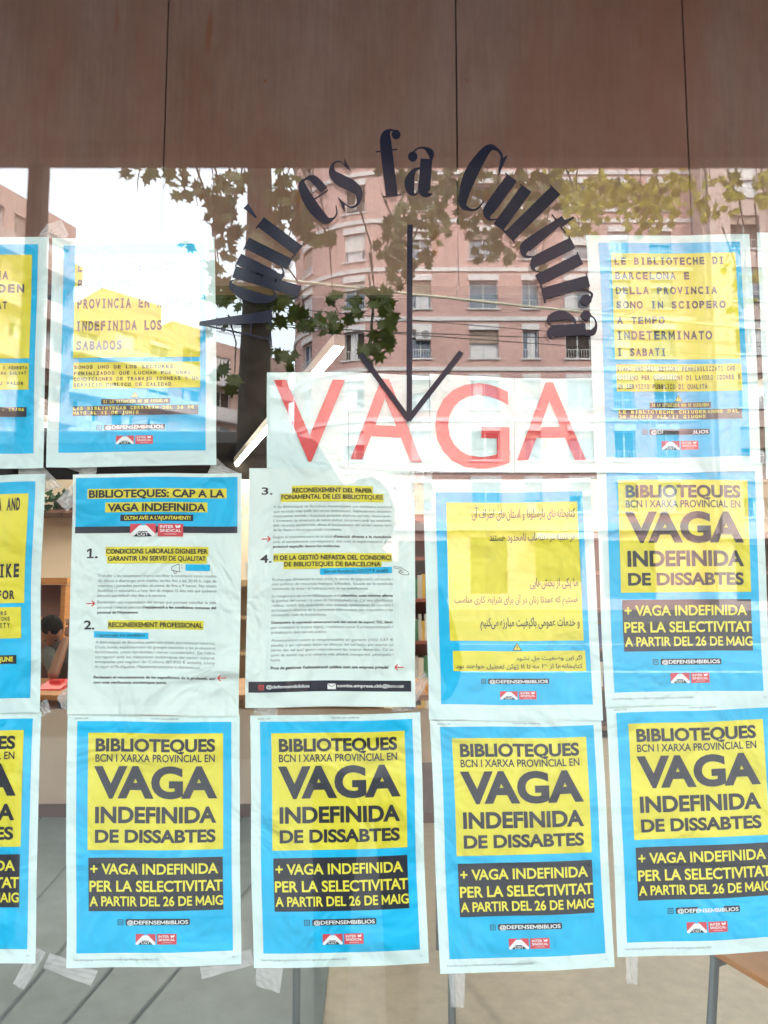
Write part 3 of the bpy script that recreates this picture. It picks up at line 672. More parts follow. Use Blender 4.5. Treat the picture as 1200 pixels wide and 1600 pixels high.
f2 = lambda x, y, lay: atY(x, y, YV - lay * .00005)
for nm, a, b, lay in (('shaft', (640.5, 351), (639.5, 650), 0), ('barb', (563, 553), (640, 657), 1), ('barb', (721, 550), (638, 656), 2)):
    mb = MB(); bar(mb, a, b, 8.6, f2, lay); shift(mb, ar.location); mb.build(nm, VINYL, ar)

# ------------------------------------------------------------------ the library: facade, pane, canopy, room behind the glass
CORTEN = panel_mat('brown_panel')
FRAME = mat('dark_frame', (.05, .045, .045), .4, metal=.6)
SOFFIT = mat('canopy_brown', (.13, .085, .07), .6, noise=.25, nscale=5)
lib = thing('library_building', 'brown panelled library front with large window and canopy', 'building', (0, 0, 0))
mb = MB()
for a, b in (((-11, .02, 0), (-2.7, .3, 3.35)), ((2.7, .02, 0), (11, .3, 3.35)), ((-11, .02, 3.352), (11, .3, 8.6)), ((-2.698, .03, 0), (2.698, .29, .10)),
             ((-11, .302, 3.56), (11, 9.2, 3.8)), ((-11, .302, 0), (-10.8, 9, 3.55)), ((10.8, .302, 0), (11, 9, 3.55)), ((-11, 9.003, 0), (11, 9.2, 3.55))): mb.box(a, b)
mb.build('facade', CORTEN, lib)
mb = MB(); mb.box((-2.66, 0, .14), (2.66, .006, 3.31)); mb.build('window_pane', GLASS, lib)
mb = MB()
for a, b in (((-2.70, -.02, .10), (-2.66, .06, 3.35)), ((2.66, -.02, .10), (2.70, .06, 3.35)), ((-2.659, -.018, .101), (2.659, .058, .138)), ((-2.659, -.018, 3.312), (2.659, .058, 3.349))): mb.box(a, b)
mb.build('window_frame', FRAME, lib)
CE = out(600, 262, 3.10)                       # lower edge of the canopy fascia
FT = out(600, 222, 3.02).z
mb = MB(); mb.box((-11, CE.y + .081, FT), (11, .018, FT + .18)); mb.build('canopy_roof', SOFFIT, lib)
mb = MB(); mb.box((-11, CE.y, CE.z), (11, CE.y + .08, FT + .25)); mb.build('canopy_fascia', CORTEN, lib)
for px in (57.5, 1330):
    q = out(px, 330, 3.10); mb = MB(); mb.box((q.x - .033, q.y - .033, 0), (q.x + .033, q.y + .033, CE.z + .05)); mb.build('post', FRAME, lib)

# brown panelled fascia inside, above the posters
YP = .62
zb = atY(600, 447, YP).z
mb = MB(); xs = [-3.2]
JX = [atY(259, 150, YP).x, atY(713.5, 150, YP).x, atY(1072, 150, YP).x]
edges = [-2.9, JX[0] - .62, JX[0], JX[1], JX[2], JX[2] + .6, 2.9]
pf = thing('panelled_bulkhead', 'brown panelled bulkhead hanging inside above the posters', 'panelling', (0, YP, zb))
for a, b in zip(edges, edges[1:]):
    m_ = MB(); m_.box((a + .0018, 0, 0), (b - .0018, .05, 3.5 - zb)); m_.build('panel', CORTEN, pf)
mb = MB(); mb.box((-2.9, .052, .01), (2.9, .09, 3.5 - zb)); mb.build('backing', mat('dark_gap', (.01, .01, .01), .9), pf)

BEIGE = mat('beige_wall', (.72, .58, .44), .8, noise=.04, nscale=3)
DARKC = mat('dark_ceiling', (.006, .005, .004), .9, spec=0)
VINYLF = mat('beige_vinyl', (.53, .47, .365), .4, noise=.13, nscale=16)
mb = MB(); mb.box((-9, 8.2, 0), (9, 8.4, 2.72)); struct(mb.build('wall', BEIGE))
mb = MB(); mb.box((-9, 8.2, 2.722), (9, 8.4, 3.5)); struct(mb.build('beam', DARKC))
for x in (-9.0, 9.02):
    mb = MB(); mb.box((x, .31, 0), (x + .1, 8.19, 3.5)); struct(mb.build('wall', BEIGE))
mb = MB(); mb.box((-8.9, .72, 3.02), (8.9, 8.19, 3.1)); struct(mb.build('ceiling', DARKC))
mb = MB(); mb.poly([(-8.99, .301, .012), (9, .301, .012), (9, 8.19, .012), (-8.99, 8.19, .012)]); struct(mb.build('floor', VINYLF))
# grey slate strip of the floor on the left, joints running askew
SL = mat('slate_floor', (.155, .20, .215), .5, noise=.16, nscale=7)
o_ = atZ(560, 1640, .016)
a_ = [atZ(500, 1640, .016), atZ(540, 1255, .016), atZ(-300, 1255, .016), atZ(-700, 1640, .016)]
mb = MB(); mb.poly(a_); struct(mb.build('floor', SL)).name = 'floor_slate'
mb = MB()
for i in range(-9, 8):
    q0 = atZ(-60 + i * 105, 1660, .020); q1 = atZ(-60 + i * 105 + 420, 1180, .020)
    d = (q1 - q0).normalized(); nrm = Vector((-d.y, d.x, 0)) * .006
    # clip to the slate strip by depth
    k0 = (a_[0].y - q0.y) / (q1.y - q0.y); k1 = (a_[1].y - q0.y) / (q1.y - q0.y)
    e0, e1 = q0 + (q1 - q0) * max(k0, 0), q0 + (q1 - q0) * k1
    if max(e0.x, e1.x) > -.35: continue
    mb.poly([e0 + nrm, e1 + nrm, e1 - nrm, e0 - nrm])
struct(mb.build('floor_joints', mat('joint', (.125, .155, .165), .8)))

WOOD = mat('orange_wood', (.46, .20, .06), .45, noise=.22, nscale=6, stretch=(1, 1, 9))
WOOD2 = mat('pale_wood', (.52, .36, .19), .5, noise=.15, nscale=6, stretch=(9, 1, 1))
LAMI = mat('cream_laminate', (.78, .68, .54), .5, noise=.03, nscale=5)
METAL = mat('grey_metal', (.20, .24, .27), .35, metal=.7)
DARKW = mat('dark_brown', (.10, .045, .03), .5, noise=.2, nscale=8)

# ceiling lights
LAMP = emit('lamp_tube', (1.0, .94, .80), 46.0)
def ceiling_light(p1, p2, z, label):
    a, b = atZ(*p1, z), atZ(*p2, z); d = (b - a).normalized(); n_ = Vector((-d.y, d.x, 0))
    t = thing('ceiling_light', label, 'ceiling light', a, 'linear ceiling lights')
    m1_ = MB(); m1_.obox(-n_ * .035, d * (b - a).length, n_ * .07, Vector((0, 0, .075))); m1_.build('housing', mat('white_metal', (.75, .72, .66), .4), t)
    m2_ = MB(); m2_.obox(-n_ * .012 + Vector((0, 0, -.03)) + d * .03, d * ((b - a).length - .06), n_ * .024, Vector((0, 0, .028))); m2_.build('diffuser', LAMP, t)
ceiling_light((530, 541), (358, 738), 2.92, 'long lit ceiling tube running between the red letter sheets and the poster below')
ceiling_light((1260, 585), (1150, 624), 2.92, 'short lit ceiling tube showing in the right edge gap')
ceiling_light((760, 735), (660, 764), 2.92, 'lit ceiling tube showing above the Persian poster')
ceiling_light((900, 690), (860, 720), 2.92, 'unseen ceiling tube added to light the room, behind the red letter sheets')  # unseen tube added to brighten the room

ceiling_light((2300, 300), (1700, 560), 2.92, 'ceiling tube added to light the right half of the room, outside the frame')  # added fill light for the room, never in view
ceiling_light((-900, 300), (-500, 560), 2.92, 'ceiling tube added to light the left half of the room, outside the frame')  # second fill light added out of view, on the left
ceiling_light((-70, 640), (310, 700), 2.92, 'unseen ceiling tube added to brighten the back wall, behind the two upper left posters')  # hidden tube, added to lift the back wall at left
ceiling_light((960, 640), (1180, 700), 2.92, 'unseen ceiling tube added to brighten the back wall, behind the Italian poster')  # its counterpart, added to lift the back wall at right
# reception desk
yd = 3.75
dk = thing('reception_desk', 'cream fronted desk with orange wooden top behind the lowest posters', 'desk', (-1.2, yd, .012))
mb = MB(); mb.box((-2.4, 0, 0), (1.9, .03, .64)); mb.build('front_panel', LAMI, dk, bevel=.004)
mb = MB(); mb.box((-2.42, -.03, -.008), (1.92, -.001, .075)); mb.build('plinth', DARKW, dk)
mb = MB(); mb.box((-2.5, -.05, .70), (2.0, .75, .735)); mb.build('desk_top', WOOD, dk, bevel=.006)
for xx in (-2.4, 1.86):
    mb = MB(); mb.box((xx, .031, .02), (xx + .04, .7, .698)); mb.build('side_panel', DARKW, dk)
rd = MB(); q = atY(80, 1066, yd + .2); rd.poly([(q.x - .07, yd + .15, .757), (q.x + .08, yd + .15, .757), (q.x + .10, yd + .3, .80), (q.x - .05, yd + .3, .80)])
rd.box((q.x - .07, yd + .12, .749), (q.x + .09, yd + .30, .756)); rd.box((q.x - .02, yd + .22, .757), (q.x + .05, yd + .29, .80))
tag(rd.build('folder', mat('red_plastic', (.72, .06, .06), .4)), 'bright red folder lying on the wooden desk top', 'folder')

# bookcases along the back
def bookcase(x0, x1, y, h, label, m, shelves, back):
    t = thing('bookcase', label, 'bookcase', (x0, y, .012), 'low wooden bookcases'); W = x1 - x0; d = .32
    for xx in (0, W - .04):
        b = MB(); b.box((xx, 0, 0), (xx + .04, d, h - .06)); b.build('side_panel', m, t)
    b = MB(); b.box((-.02, -.02, h - .058), (W + .02, d, h)); b.build('top', m, t)
    b = MB(); b.box((.041, d - .02, 0), (W - .041, d - .003, h - .06)); b.build('back_panel', back, t)
    for i in range(shelves):
        z = .08 + i * (h - .12) / shelves
        b = MB(); b.box((.042, .01, z), (W - .042, d - .022, z + .03)); b.build('shelf', m, t)
    return t
DULL = mat('dusky_back', (.30, .17, .14), .7)
qa = atY(40, 905, 5.6); qb = atY(103, 905, 5.6)
bookcase(qa.x - .5, qb.x, 5.6, qa.z, 'orange wooden bookcase behind the reader at the left gap', WOOD, 4, DULL)
qa = atY(330, 905, 6.1); qb = atY(600, 905, 6.1)
bookcase(qa.x, qb.x, 6.1, atY(385, 908, 6.1).z, 'pale wooden bookcase behind the two numbered sheets', WOOD2, 4, mat('pale_back', (.42, .30, .16), .7))
qa = atY(628, 905, 6.0); qb = atY(720, 905, 6.0)
bookcase(qa.x, qb.x, 6.0, atY(650, 806, 6.0).z, 'tall reddish bookcase left of the Persian poster', mat('red_wood', (.26, .09, .07), .5, noise=.15, nscale=5), 5, mat('red_back', (.22, .085, .07), .7))
qa = atY(900, 905, 6.0); qb = atY(1260, 905, 6.0)
bookcase(qa.x, qb.x, 6.0, 1.9, 'dim brown bookcase behind the posters at right', DULL, 5, mat('dim_back', (.16, .11, .09), .7))
# books on the pale bookcase
BOOKC = [(.62, .05, .05), (.75, .7, .62), (.08, .12, .30), (.06, .22, .12), (.7, .45, .08), (.5, .48, .45)]
def book(x, y, z, w_, h_, d_, c, label):
    t = MB(); t.box((0, 0, 0), (w_, .004, h_)); t.box((0, .0041, 0), (.003, d_, h_)); t.box((w_ - .003, .0041, 0), (w_, d_, h_)); t.box((.0031, .0042, .004), (w_ - .0031, d_ - .004, h_ - .004), 1)
    o = t.build('book', [mat('book_%d' % c, BOOKC[c], .5), mat('book_pages', (.75, .72, .62), .8)]); o.location = (x, y, z)
    tag(o, label, 'book', 'books standing on the bookcases')
ztop = atY(385, 942, 6.05).z
q = atY(378, 930, 6.02)
book(q.x + .0, 6.12, atY(385, 908, 6.1).z + .014, .05, .17, .15, 1, 'white spined book in the gap between the numbered sheets')
book(q.x + .052, 6.12, atY(385, 908, 6.1).z + .014, .07, .16, .15, 0, 'red spined book in the gap between the numbered sheets')

rb = random.Random(9)
def shelf_books(px0, px1, ycase, z, n_, lab):
    a, b = atY(px0, 900, ycase).x, atY(px1, 900, ycase).x; x = a
    words = ['dark red', 'pale', 'navy', 'green', 'amber', 'grey']
    while x < b:
        w_ = rb.uniform(.022, .05); c = rb.randrange(6)
        book(x, ycase + .06, z, w_, rb.uniform(.18, .25), .17, c, '%s spined book %s' % (words[c], lab)); x += w_ + .002
for k in range(4):
    z = .012 + .08 + k * (atY(650, 806, 6.0).z - .12) / 5 + .031
    shelf_books(640, 678, 6.0, z, 4, 'on the %s shelf of the reddish bookcase' % ['lowest', 'second', 'third', 'fourth'][k])
for k in (1, 2):
    z = .012 + .08 + k * (1.9 - .12) / 5 + .031
    shelf_books(928, 950, 6.0, z, 4, 'on the %s shelf of the dim bookcase at right' % ['lowest', 'second', 'third'][k])
# leafy plant on the bookcase, near wall shelf with dark plant seen in the left gap
LEAFD = mat('indoor_leaf', (.02, .06, .02), .5)
qa = atY(85, 779, 7.4)
hp = thing('potted_plant', 'dark green trailing plant on a wall shelf high in the left gap', 'plant', (qa.x, 7.5, qa.z - .1))
mb = MB(); mb.box((-1.1, -.02, -.05), (1.1, .68, -.02)); mb.build('shelf', DARKW, hp)
mb = MB(); mb.tube([(0, .2, -.019), (0, .2, .06), (0, .2, .12)], [.10, .13, .14], 14); mb.build('pot', DARKW, hp)
mb = MB()
for i in range(420):
    c = Vector((random.gauss(0, .5), random.uniform(-.05, .4), random.uniform(-.01, .22) * random.random() ** .5))
    u = Vector((random.gauss(0, 1), random.gauss(0, 1), random.gauss(0, .7))).normalized() * random.uniform(.05, .11)
    v = u.cross(Vector((random.gauss(0, 1), random.gauss(0, 1), random.gauss(0, 1)))).normalized() * .03
    mb.poly([c, c + u * .5 + v, c + u, c + u * .5 - v])
mb.build('leaves', LEAFD, hp)

# chairs and table
def chair(loc, rz, label, wood):
    t = thing('chair', label, 'chair', loc, 'wooden chairs with grey tube legs'); t.rotation_euler = (0, 0, rz)
    b = MB(); rows = []
    for i in range(9):
        u = i / 8; rows.append([(-.2 + .4 * j / 8, -.2 + .4 * u, .445 + .012 * math.sin(u * 3.1) + .004 * abs(j - 4)) for j in range(9)])
    b.grid(rows); b.grid([[(p[0], p[1], p[2] - .016) for p in r][::-1] for r in rows])
    for e in (rows[0], rows[-1], [r[0] for r in rows], [r[-1] for r in rows]): b.grid([e, [(p[0], p[1], p[2] - .016) for p in e]])
    b.build('seat', wood, t)
    for sx in (-1, 1):
        for sy in (-1, 1):
            b = MB(); top = .43 if sy < 0 else .86
            b.tube([(sx * .21, sy * .23, 0), (sx * .19, sy * .19, .43)] + ([(sx * .19, .225, .86)] if sy > 0 else []), .0125, 10); b.build('leg', METAL, t)
        b = MB(); b.tube([(sx * .19, -.19, .42), (sx * .19, .19, .42)], .010, 8); b.build('seat_rail', METAL, t)
    b = MB(); b.grid([[(-.19 + .38 * j / 8, .205 + .02 * math.cos((j - 4) * .35) + .035 * (z - .62), z) for j in range(9)] for z in (.62, .68, .74, .80, .85)])
    b.grid([[(-.19 + .38 * j / 8, .219 + .02 * math.cos((j - 4) * .35) + .035 * (z - .62), z) for j in range(9)][::-1] for z in (.62, .68, .74, .80, .85)])
    b.build('backrest', wood, t)
    return t
qs = atZ(1150, 1500, .45)
chair((qs.x + .21, qs.y - .06, .012), R(118), 'wooden chair with grey legs under the lower right poster', WOOD)
qs = atZ(668, 1375, .02)
chair((qs.x + .22, qs.y + .25, .012), R(200), 'dark brown chair in the gap beside the Persian and points 3 and 4 columns', DARKW)
qt = atZ(462, 1600, .72); yt = 1.55
ta = thing('reading_table', 'low table with grey tube legs behind the lowest posters', 'table', (0, yt, .012))
xa, xb = atY(463, 1560, yt).x, atY(706, 1560, yt).x
mb = MB(); mb.box((xa - .12, -.06, .66), (xb + .03, .62, .69)); mb.build('table_top', DARKW, ta, bevel=.004)
for xx in (xa, xb):
    for yy in (0, .55):
        mb = MB(); mb.tube([(xx, yy, 0), (xx, yy, .66)], .0125, 12); mb.build('leg', METAL, ta)

# ------------------------------------------------------------------ figures
def skin_body(name, joints, edges, mat_, parent, root=0, sub=2):
    me = bpy.data.meshes.new(name); me.from_pydata([j[0] for j in joints], edges, []); me.update(); me.materials.append(mat_)
    o = bpy.data.objects.new(name, me); COL.objects.link(o); o.parent = parent
    o.modifiers.new('skin', 'SKIN')
    sv = me.skin_vertices[0].data
    for i, j in enumerate(joints):
        r = j[1]; sv[i].radius = r if isinstance(r, tuple) else (r, r)
        sv[i].use_root = (i == root)
    s = o.modifiers.new('subdivision', 'SUBSURF'); s.levels = sub; s.render_levels = sub
    bpy.context.view_layer.update()
    ev = o.evaluated_get(bpy.context.evaluated_depsgraph_get()); m2 = bpy.data.meshes.new_from_object(ev)
    o.modifiers.clear(); o.data = m2
    for p in m2.polygons: p.use_smooth = True
    return o
def head_mesh(name, c, yaw, skin, hair, parent, tilt=0.0):
    rot = Matrix.Rotation(yaw, 4, 'Z') @ Matrix.Rotation(tilt, 4, 'X')
    def ell(b, cc, r, n=14, m=20, f=None, mi=0):
        rows = []
        for i in range(n + 1):
            th = math.pi * i / n; row = []
            for j in range(m):
                ph = 2 * math.pi * j / m
                p = Vector((r[0] * math.sin(th) * math.cos(ph), r[1] * math.sin(th) * math.sin(ph), r[2] * math.cos(th)))
                if f: p = f(p)
                row.append(Vector(c) + rot @ (Vector(cc) + p))
            rows.append(row)
        b.grid(rows, mi, True)
    def face(p):                            # narrow the jaw, set back the brow and temples, push out chin and nose
        k = max(0, -p.z / .115); p = Vector((p.x * (1 - .32 * k * k), p.y * (1 - .12 * k) + (-.012 * k if p.y < 0 else 0), p.z))
        if p.y < 0:
            nose = math.exp(-((p.x / .014) ** 2)) * math.exp(-(((p.z + .012) / .022) ** 2)); p.y -= .022 * nose
            for sx in (-1, 1): p.y += .010 * math.exp(-(((p.x - sx * .032) / .016) ** 2)) * math.exp(-(((p.z - .012) / .012) ** 2))
            p.y -= .005 * math.exp(-((p.x / .026) ** 2)) * math.exp(-(((p.z + .052) / .010) ** 2))
        return p
    b = MB(); ell(b, (0, 0, 0), (.075, .095, .118), 28, 36, face); h = b.build('head', skin, parent, smooth=True)
    for sx in (-1, 1):
        b = MB(); ell(b, (sx * .076, .008, -.005), (.009, .018, .030), 8, 10); b.build('ear', skin, h, smooth=True)
        b = MB(); ell(b, (sx * .032, -.078, .012), (.011, .008, .006), 8, 10); b.build('eye', mat('eye_dark', (.03, .02, .02), .2), h, smooth=True)
    b = MB(); ell(b, (0, -.095, -.054), (.020, .006, .005), 8, 10); b.build('mouth', mat('lip', (.35, .12, .10), .5), h, smooth=True)
    def hr(p):
        if p.y < -.02 and p.z < .055: p = p * .80
        return p * (1 + .03 * math.sin(p.x * 140) * math.sin(p.z * 90))
    b = MB(); ell(b, (0, .012, .012), (.083, .098, .117), 22, 30, hr); b.build('hair', hair, h, smooth=True)
    return h
def hand(name, wrist, dirv, palm_n, skin, parent, curl=.6, side=1):
    d = Vector(dirv).normalized(); n = Vector(palm_n).normalized(); s = d.cross(n).normalized() * side
    W = Vector(wrist)
    J = [(W, .022), (W + d * .045, (.036, .016)), (W + d * .085, (.038, .014))]; E_ = [(0, 1), (1, 2)]
    o = skin_body(name, J, E_, skin, parent, 0, 1)
    for k, (off, L) in enumerate(((-.028, .068), (-.010, .078), (.009, .072), (.026, .056))):
        base = W + d * .080 + s * off; pts = [(base, .0088)]; ang = .25; p_ = base
        for seg in (.42, .33, .25):
            p_ = p_ + (d * math.cos(ang) + n * math.sin(ang)) * L * seg; ang += curl; pts.append((p_.copy(), .0085 - .001 * len(pts) * .7))
        skin_body('finger', pts, [(0, 1), (1, 2), (2, 3)], skin, o, 0, 1)
    b = W + d * .030 - s * .030; pts = [(b, .011), (b - s * .022 + d * .022 + n * .012, .0105), (b - s * .026 + d * .048 + n * .026, .0085)]
    skin_body('thumb', pts, [(0, 1), (1, 2)], skin, o, 0, 1)
    return o
SKIN = mat('skin', (.42, .24, .17), .5, noise=.05, nscale=30)
SKIN_D = mat('skin_brown', (.23, .11, .065), .5, noise=.05, nscale=30)
HAIR = mat('hair', (.014, .011, .010), .9, spec=.08, noise=.5, nscale=60)
NAVY = mat('navy_cloth', (.018, .022, .035), .85, noise=.2, nscale=40)
JEANS = mat('grey_trousers', (.10, .12, .15), .85, noise=.15, nscale=50)
SHOE = mat('shoe', (.03, .03, .03), .5)

# the photographer, whose reflection darkens the middle of the pane
ph = thing('person', 'photographer in dark top and grey trousers holding up a phone', 'person', (-.05, -1.33, 0), 'people')
def body(parent, J, Ed, m, nm, root=0): return skin_body(nm, J, Ed, m, parent, root)
body(ph, [((0, 0, .93), (.155, .10)), ((0, 0, 1.08), (.145, .095)), ((0, .01, 1.25), (.17, .105)), ((0, .015, 1.38), (.165, .09)), ((0, .01, 1.46), (.07, .06)),
          ((-.185, .015, 1.39), .058), ((-.235, .02, 1.18), .048), ((-.205, .14, 1.10), .042), ((.185, .015, 1.39), .058), ((.245, .02, 1.18), .048), ((.20, .14, 1.11), .042)],
     [(0, 1), (1, 2), (2, 3), (3, 4), (3, 5), (5, 6), (6, 7), (3, 8), (8, 9), (9, 10)], NAVY, 'jumper')
body(ph, [((0, 0, .92), (.15, .105)), ((-.09, 0, .80), .085), ((-.10, .01, .48), .060), ((-.105, 0, .10), .048), ((.09, 0, .80), .085), ((.10, .01, .48), .060), ((.105, 0, .10), .048)],
     [(0, 1), (1, 2), (2, 3), (0, 4), (4, 5), (5, 6)], JEANS, 'trousers')
body(ph, [((0, .01, 1.44), .055), ((0, .02, 1.54), .052)], [(0, 1)], SKIN, 'neck')
head_mesh('head', (0, .03, 1.62), math.pi, SKIN, HAIR, ph, R(-6))
for sx in (-1, 1):
    body(ph, [((sx * .205, .14, 1.105), .034), ((sx * .13, .27, 1.29), .029), ((sx * .085, .33, 1.375), .023)], [(0, 1), (1, 2)], SKIN, 'forearm')
    hand('hand', (sx * .085, .33, 1.375), (-sx * .25, .10, .9), (-sx * .6, .5, .1), SKIN, ph, .5, sx)
    body(ph, [((sx * .105, .01, .05), (.045, .045)), ((sx * .11, .10, .04), (.045, .035)), ((sx * .115, .17, .03), (.04, .025))], [(0, 1), (1, 2)], SHOE, 'shoe')
mb = MB(); mb.box((-.037, -.004, -.078), (.037, .004, .078)); pho = mb.build('phone', mat('phone_black', (.02, .02, .025), .25), None, bevel=.004)
pho.location = (0, -.946, 1.40); tag(pho, 'black phone held up in both hands of the photographer', 'phone')
mb = MB(); mb.tube([(-.0001, .0041, .03), (0, .0075, .03)], .008, 16); mb.build('lens', mat('lens_dark', (.03, .03, .05), .1), pho)

# the reader seated at the desk, seen in the left gap
q = atY(82, 990, yd + .72); rx, ry = q.x, yd + .72
rdr = thing('person', 'dark haired reader in grey shirt leaning on a desk in the left gap', 'person', (rx, ry, 0), 'people')
el = atY(80, 1072, yd + .30); hd_ = atY(104, 996, yd + .52)
E3 = Vector((el.x - rx, el.y - ry, .80)); H3 = Vector((hd_.x - rx, hd_.y - ry, hd_.z))
body(rdr, [((.22, .12, .50), (.16, .12)), ((.20, .06, .72), (.15, .11)), ((.15, .0, .92), (.17, .10)), ((.06, -.03, 1.0), (.06, .055)), ((-.02, -.03, .93), .055), ((E3.x, E3.y + .05, .83), .045), ((.33, -.02, .92), .055), ((.40, -.12, .80), .045)],
     [(0, 1), (1, 2), (2, 3), (2, 4), (4, 5), (2, 6), (6, 7)], mat('grey_shirt', (.10, .10, .09), .85, noise=.2, nscale=30), 'shirt')
body(rdr, [(tuple(E3), .040), (tuple(E3.lerp(H3, .55)), .036), (tuple(H3), .026)], [(0, 1), (1, 2)], SKIN_D, 'forearm')
hand('hand', H3, (.1, .3, .9), (-.7, .4, 0), SKIN_D, rdr, .6, 1)
head_mesh('head', (.0, -.03, q.z + .02), R(25), SKIN_D, HAIR, rdr, R(62))
body(rdr, [((.22, .12, .47), (.15, .12)), ((.12, -.2, .46), .075), ((.1, -.28, .1), .05), ((.34, -.2, .46), .075), ((.36, -.28, .1), .05)], [(0, 1), (1, 2), (0, 3), (3, 4)], JEANS, 'trousers')
chair((rx + .22, ry + .14, .012), 0, 'wooden chair on which the reader sits at the desk', WOOD)

# ------------------------------------------------------------------ the street behind the photographer, seen in the glass
PAVE = mat('pavement', (.105, .105, .105), .8, noise=.12, nscale=2.2)
ROAD = mat('asphalt', (.055, .055, .058), .85, noise=.2, nscale=3)
KERB = mat('kerb_stone', (.13, .13, .13), .8, noise=.08, nscale=4)
PAINT = mat('road_paint', (.34, .34, .33), .7)
mb = MB(); mb.poly([(-400, -400, -.16), (400, -400, -.16), (400, 400, -.16), (-400, 400, -.16)]); struct(mb.build('ground', ROAD))
mb = MB(); mb.box((-60, -5.95, -.15), (60, 9.3, 0)); struct(mb.build('pavement', PAVE))
mb = MB(); mb.box((-60, -6.15, -.15), (60, -5.953, .004)); struct(mb.build('kerb', KERB))
mb = MB(); mb.box((-60, -41.5, -.15), (60, -28.3, 0)); struct(mb.build('far_pavement', PAVE))
mb = MB(); mb.box((-60, -28.297, -.15), (60, -28.0, .004)); struct(mb.build('far_kerb', KERB))
for i, yy in enumerate((-12.7, -18.9)):
    mb = MB(); mb.poly([(-60, yy - .15, -.156), (60, yy - .15, -.156), (60, yy + .15, -.156), (-60, yy + .15, -.156)]); struct(mb.build('road_line', PAINT))
# tile joints of the near pavement
mb = MB()
for i in range(-20, 21): mb.poly([(i * .6 - .006, -5.9, .004), (i * .6 + .006, -5.9, .004), (i * .6 + .006, -.01, .004), (i * .6 - .006, -.01, .004)])
for j in range(1, 10): mb.poly([(-12, -j * .6 - .006, .008), (12, -j * .6 - .006, .008), (12, -j * .6 + .006, .008), (-12, -j * .6 + .006, .008)])
struct(mb.build('pavement_joints', mat('joint_grey', (.12, .12, .12), .9)))

# ---- buildings
FR = mat('window_frame_grey', (.55, .55, .56), .5)
SHUT = mat('roller_shutter', (.66, .64, .62), .6, noise=.06, nscale=2)
SHUT_B = mat('roller_shutter_brown', (.34, .25, .20), .6, noise=.1, nscale=2)
BANDM = mat('pale_band', (.62, .60, .60), .7)
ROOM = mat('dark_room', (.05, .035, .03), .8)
CURT = mat('curtain', (.72, .72, .74), .8, noise=.1, nscale=6, stretch=(8, 8, .3))
PINK = brick_mat('pink_brick', (.57, .34, .305), (.44, .26, .235), (.56, .43, .39), 2.2)
SALM = mat('salmon_render', (.56, .42, .37), .85, noise=.06, nscale=.7)
BEIG = mat('beige_render', (.54, .42, .38), .85, noise=.05, nscale=.7)
WHIT = mat('white_balcony', (.66, .65, .66), .8, noise=.05, nscale=1)

def facade(parent, path, L0, L1, z0, z1, opens, m, thick=.3):
    """wall along path(s) -> (point, outward normal) with rectangular openings (s0, s1, za, zb)"""
    xs = sorted({L0, L1, *[o[0] for o in opens], *[o[1] for o in opens]}); x2 = []
    for a, b in zip(xs, xs[1:]):
        n = max(1, int((b - a) / .9)); x2 += [a + (b - a) * i / n for i in range(n)]
    xs = x2 + [xs[-1]]; zs = sorted({z0, z1, *[o[2] for o in opens], *[o[3] for o in opens]})
    mb = MB(); mb.uv = []
    def P(s, z, d=0.0):
        p, n = path(s); q = p + n * d; return (q.x, q.y, z)
    def quad(pts, uvs): mb.poly(pts); mb.uv += uvs
    for i, (a, b) in enumerate(zip(xs, xs[1:])):
        for c, d in zip(zs, zs[1:]):
            mx, mz = (a + b) / 2, (c + d) / 2
            if any(o[0] < mx < o[1] and o[2] < mz < o[3] for o in opens): continue
            quad([P(a, c), P(b, c), P(b, d), P(a, d)], [(a, c), (b, c), (b, d), (a, d)])
    for s0, s1, za, zb_ in opens:
        for (a, c), (b, d) in (((s0, za), (s1, za)), ((s1, za), (s1, zb_)), ((s1, zb_), (s0, zb_)), ((s0, zb_), (s0, za))):
            quad([P(a, c), P(b, d), P(b, d, -thick), P(a, c, -thick)], [(a, c), (b, d), (b + .2, d), (a + .2, c)])
    return mb.build('wall', m, parent)
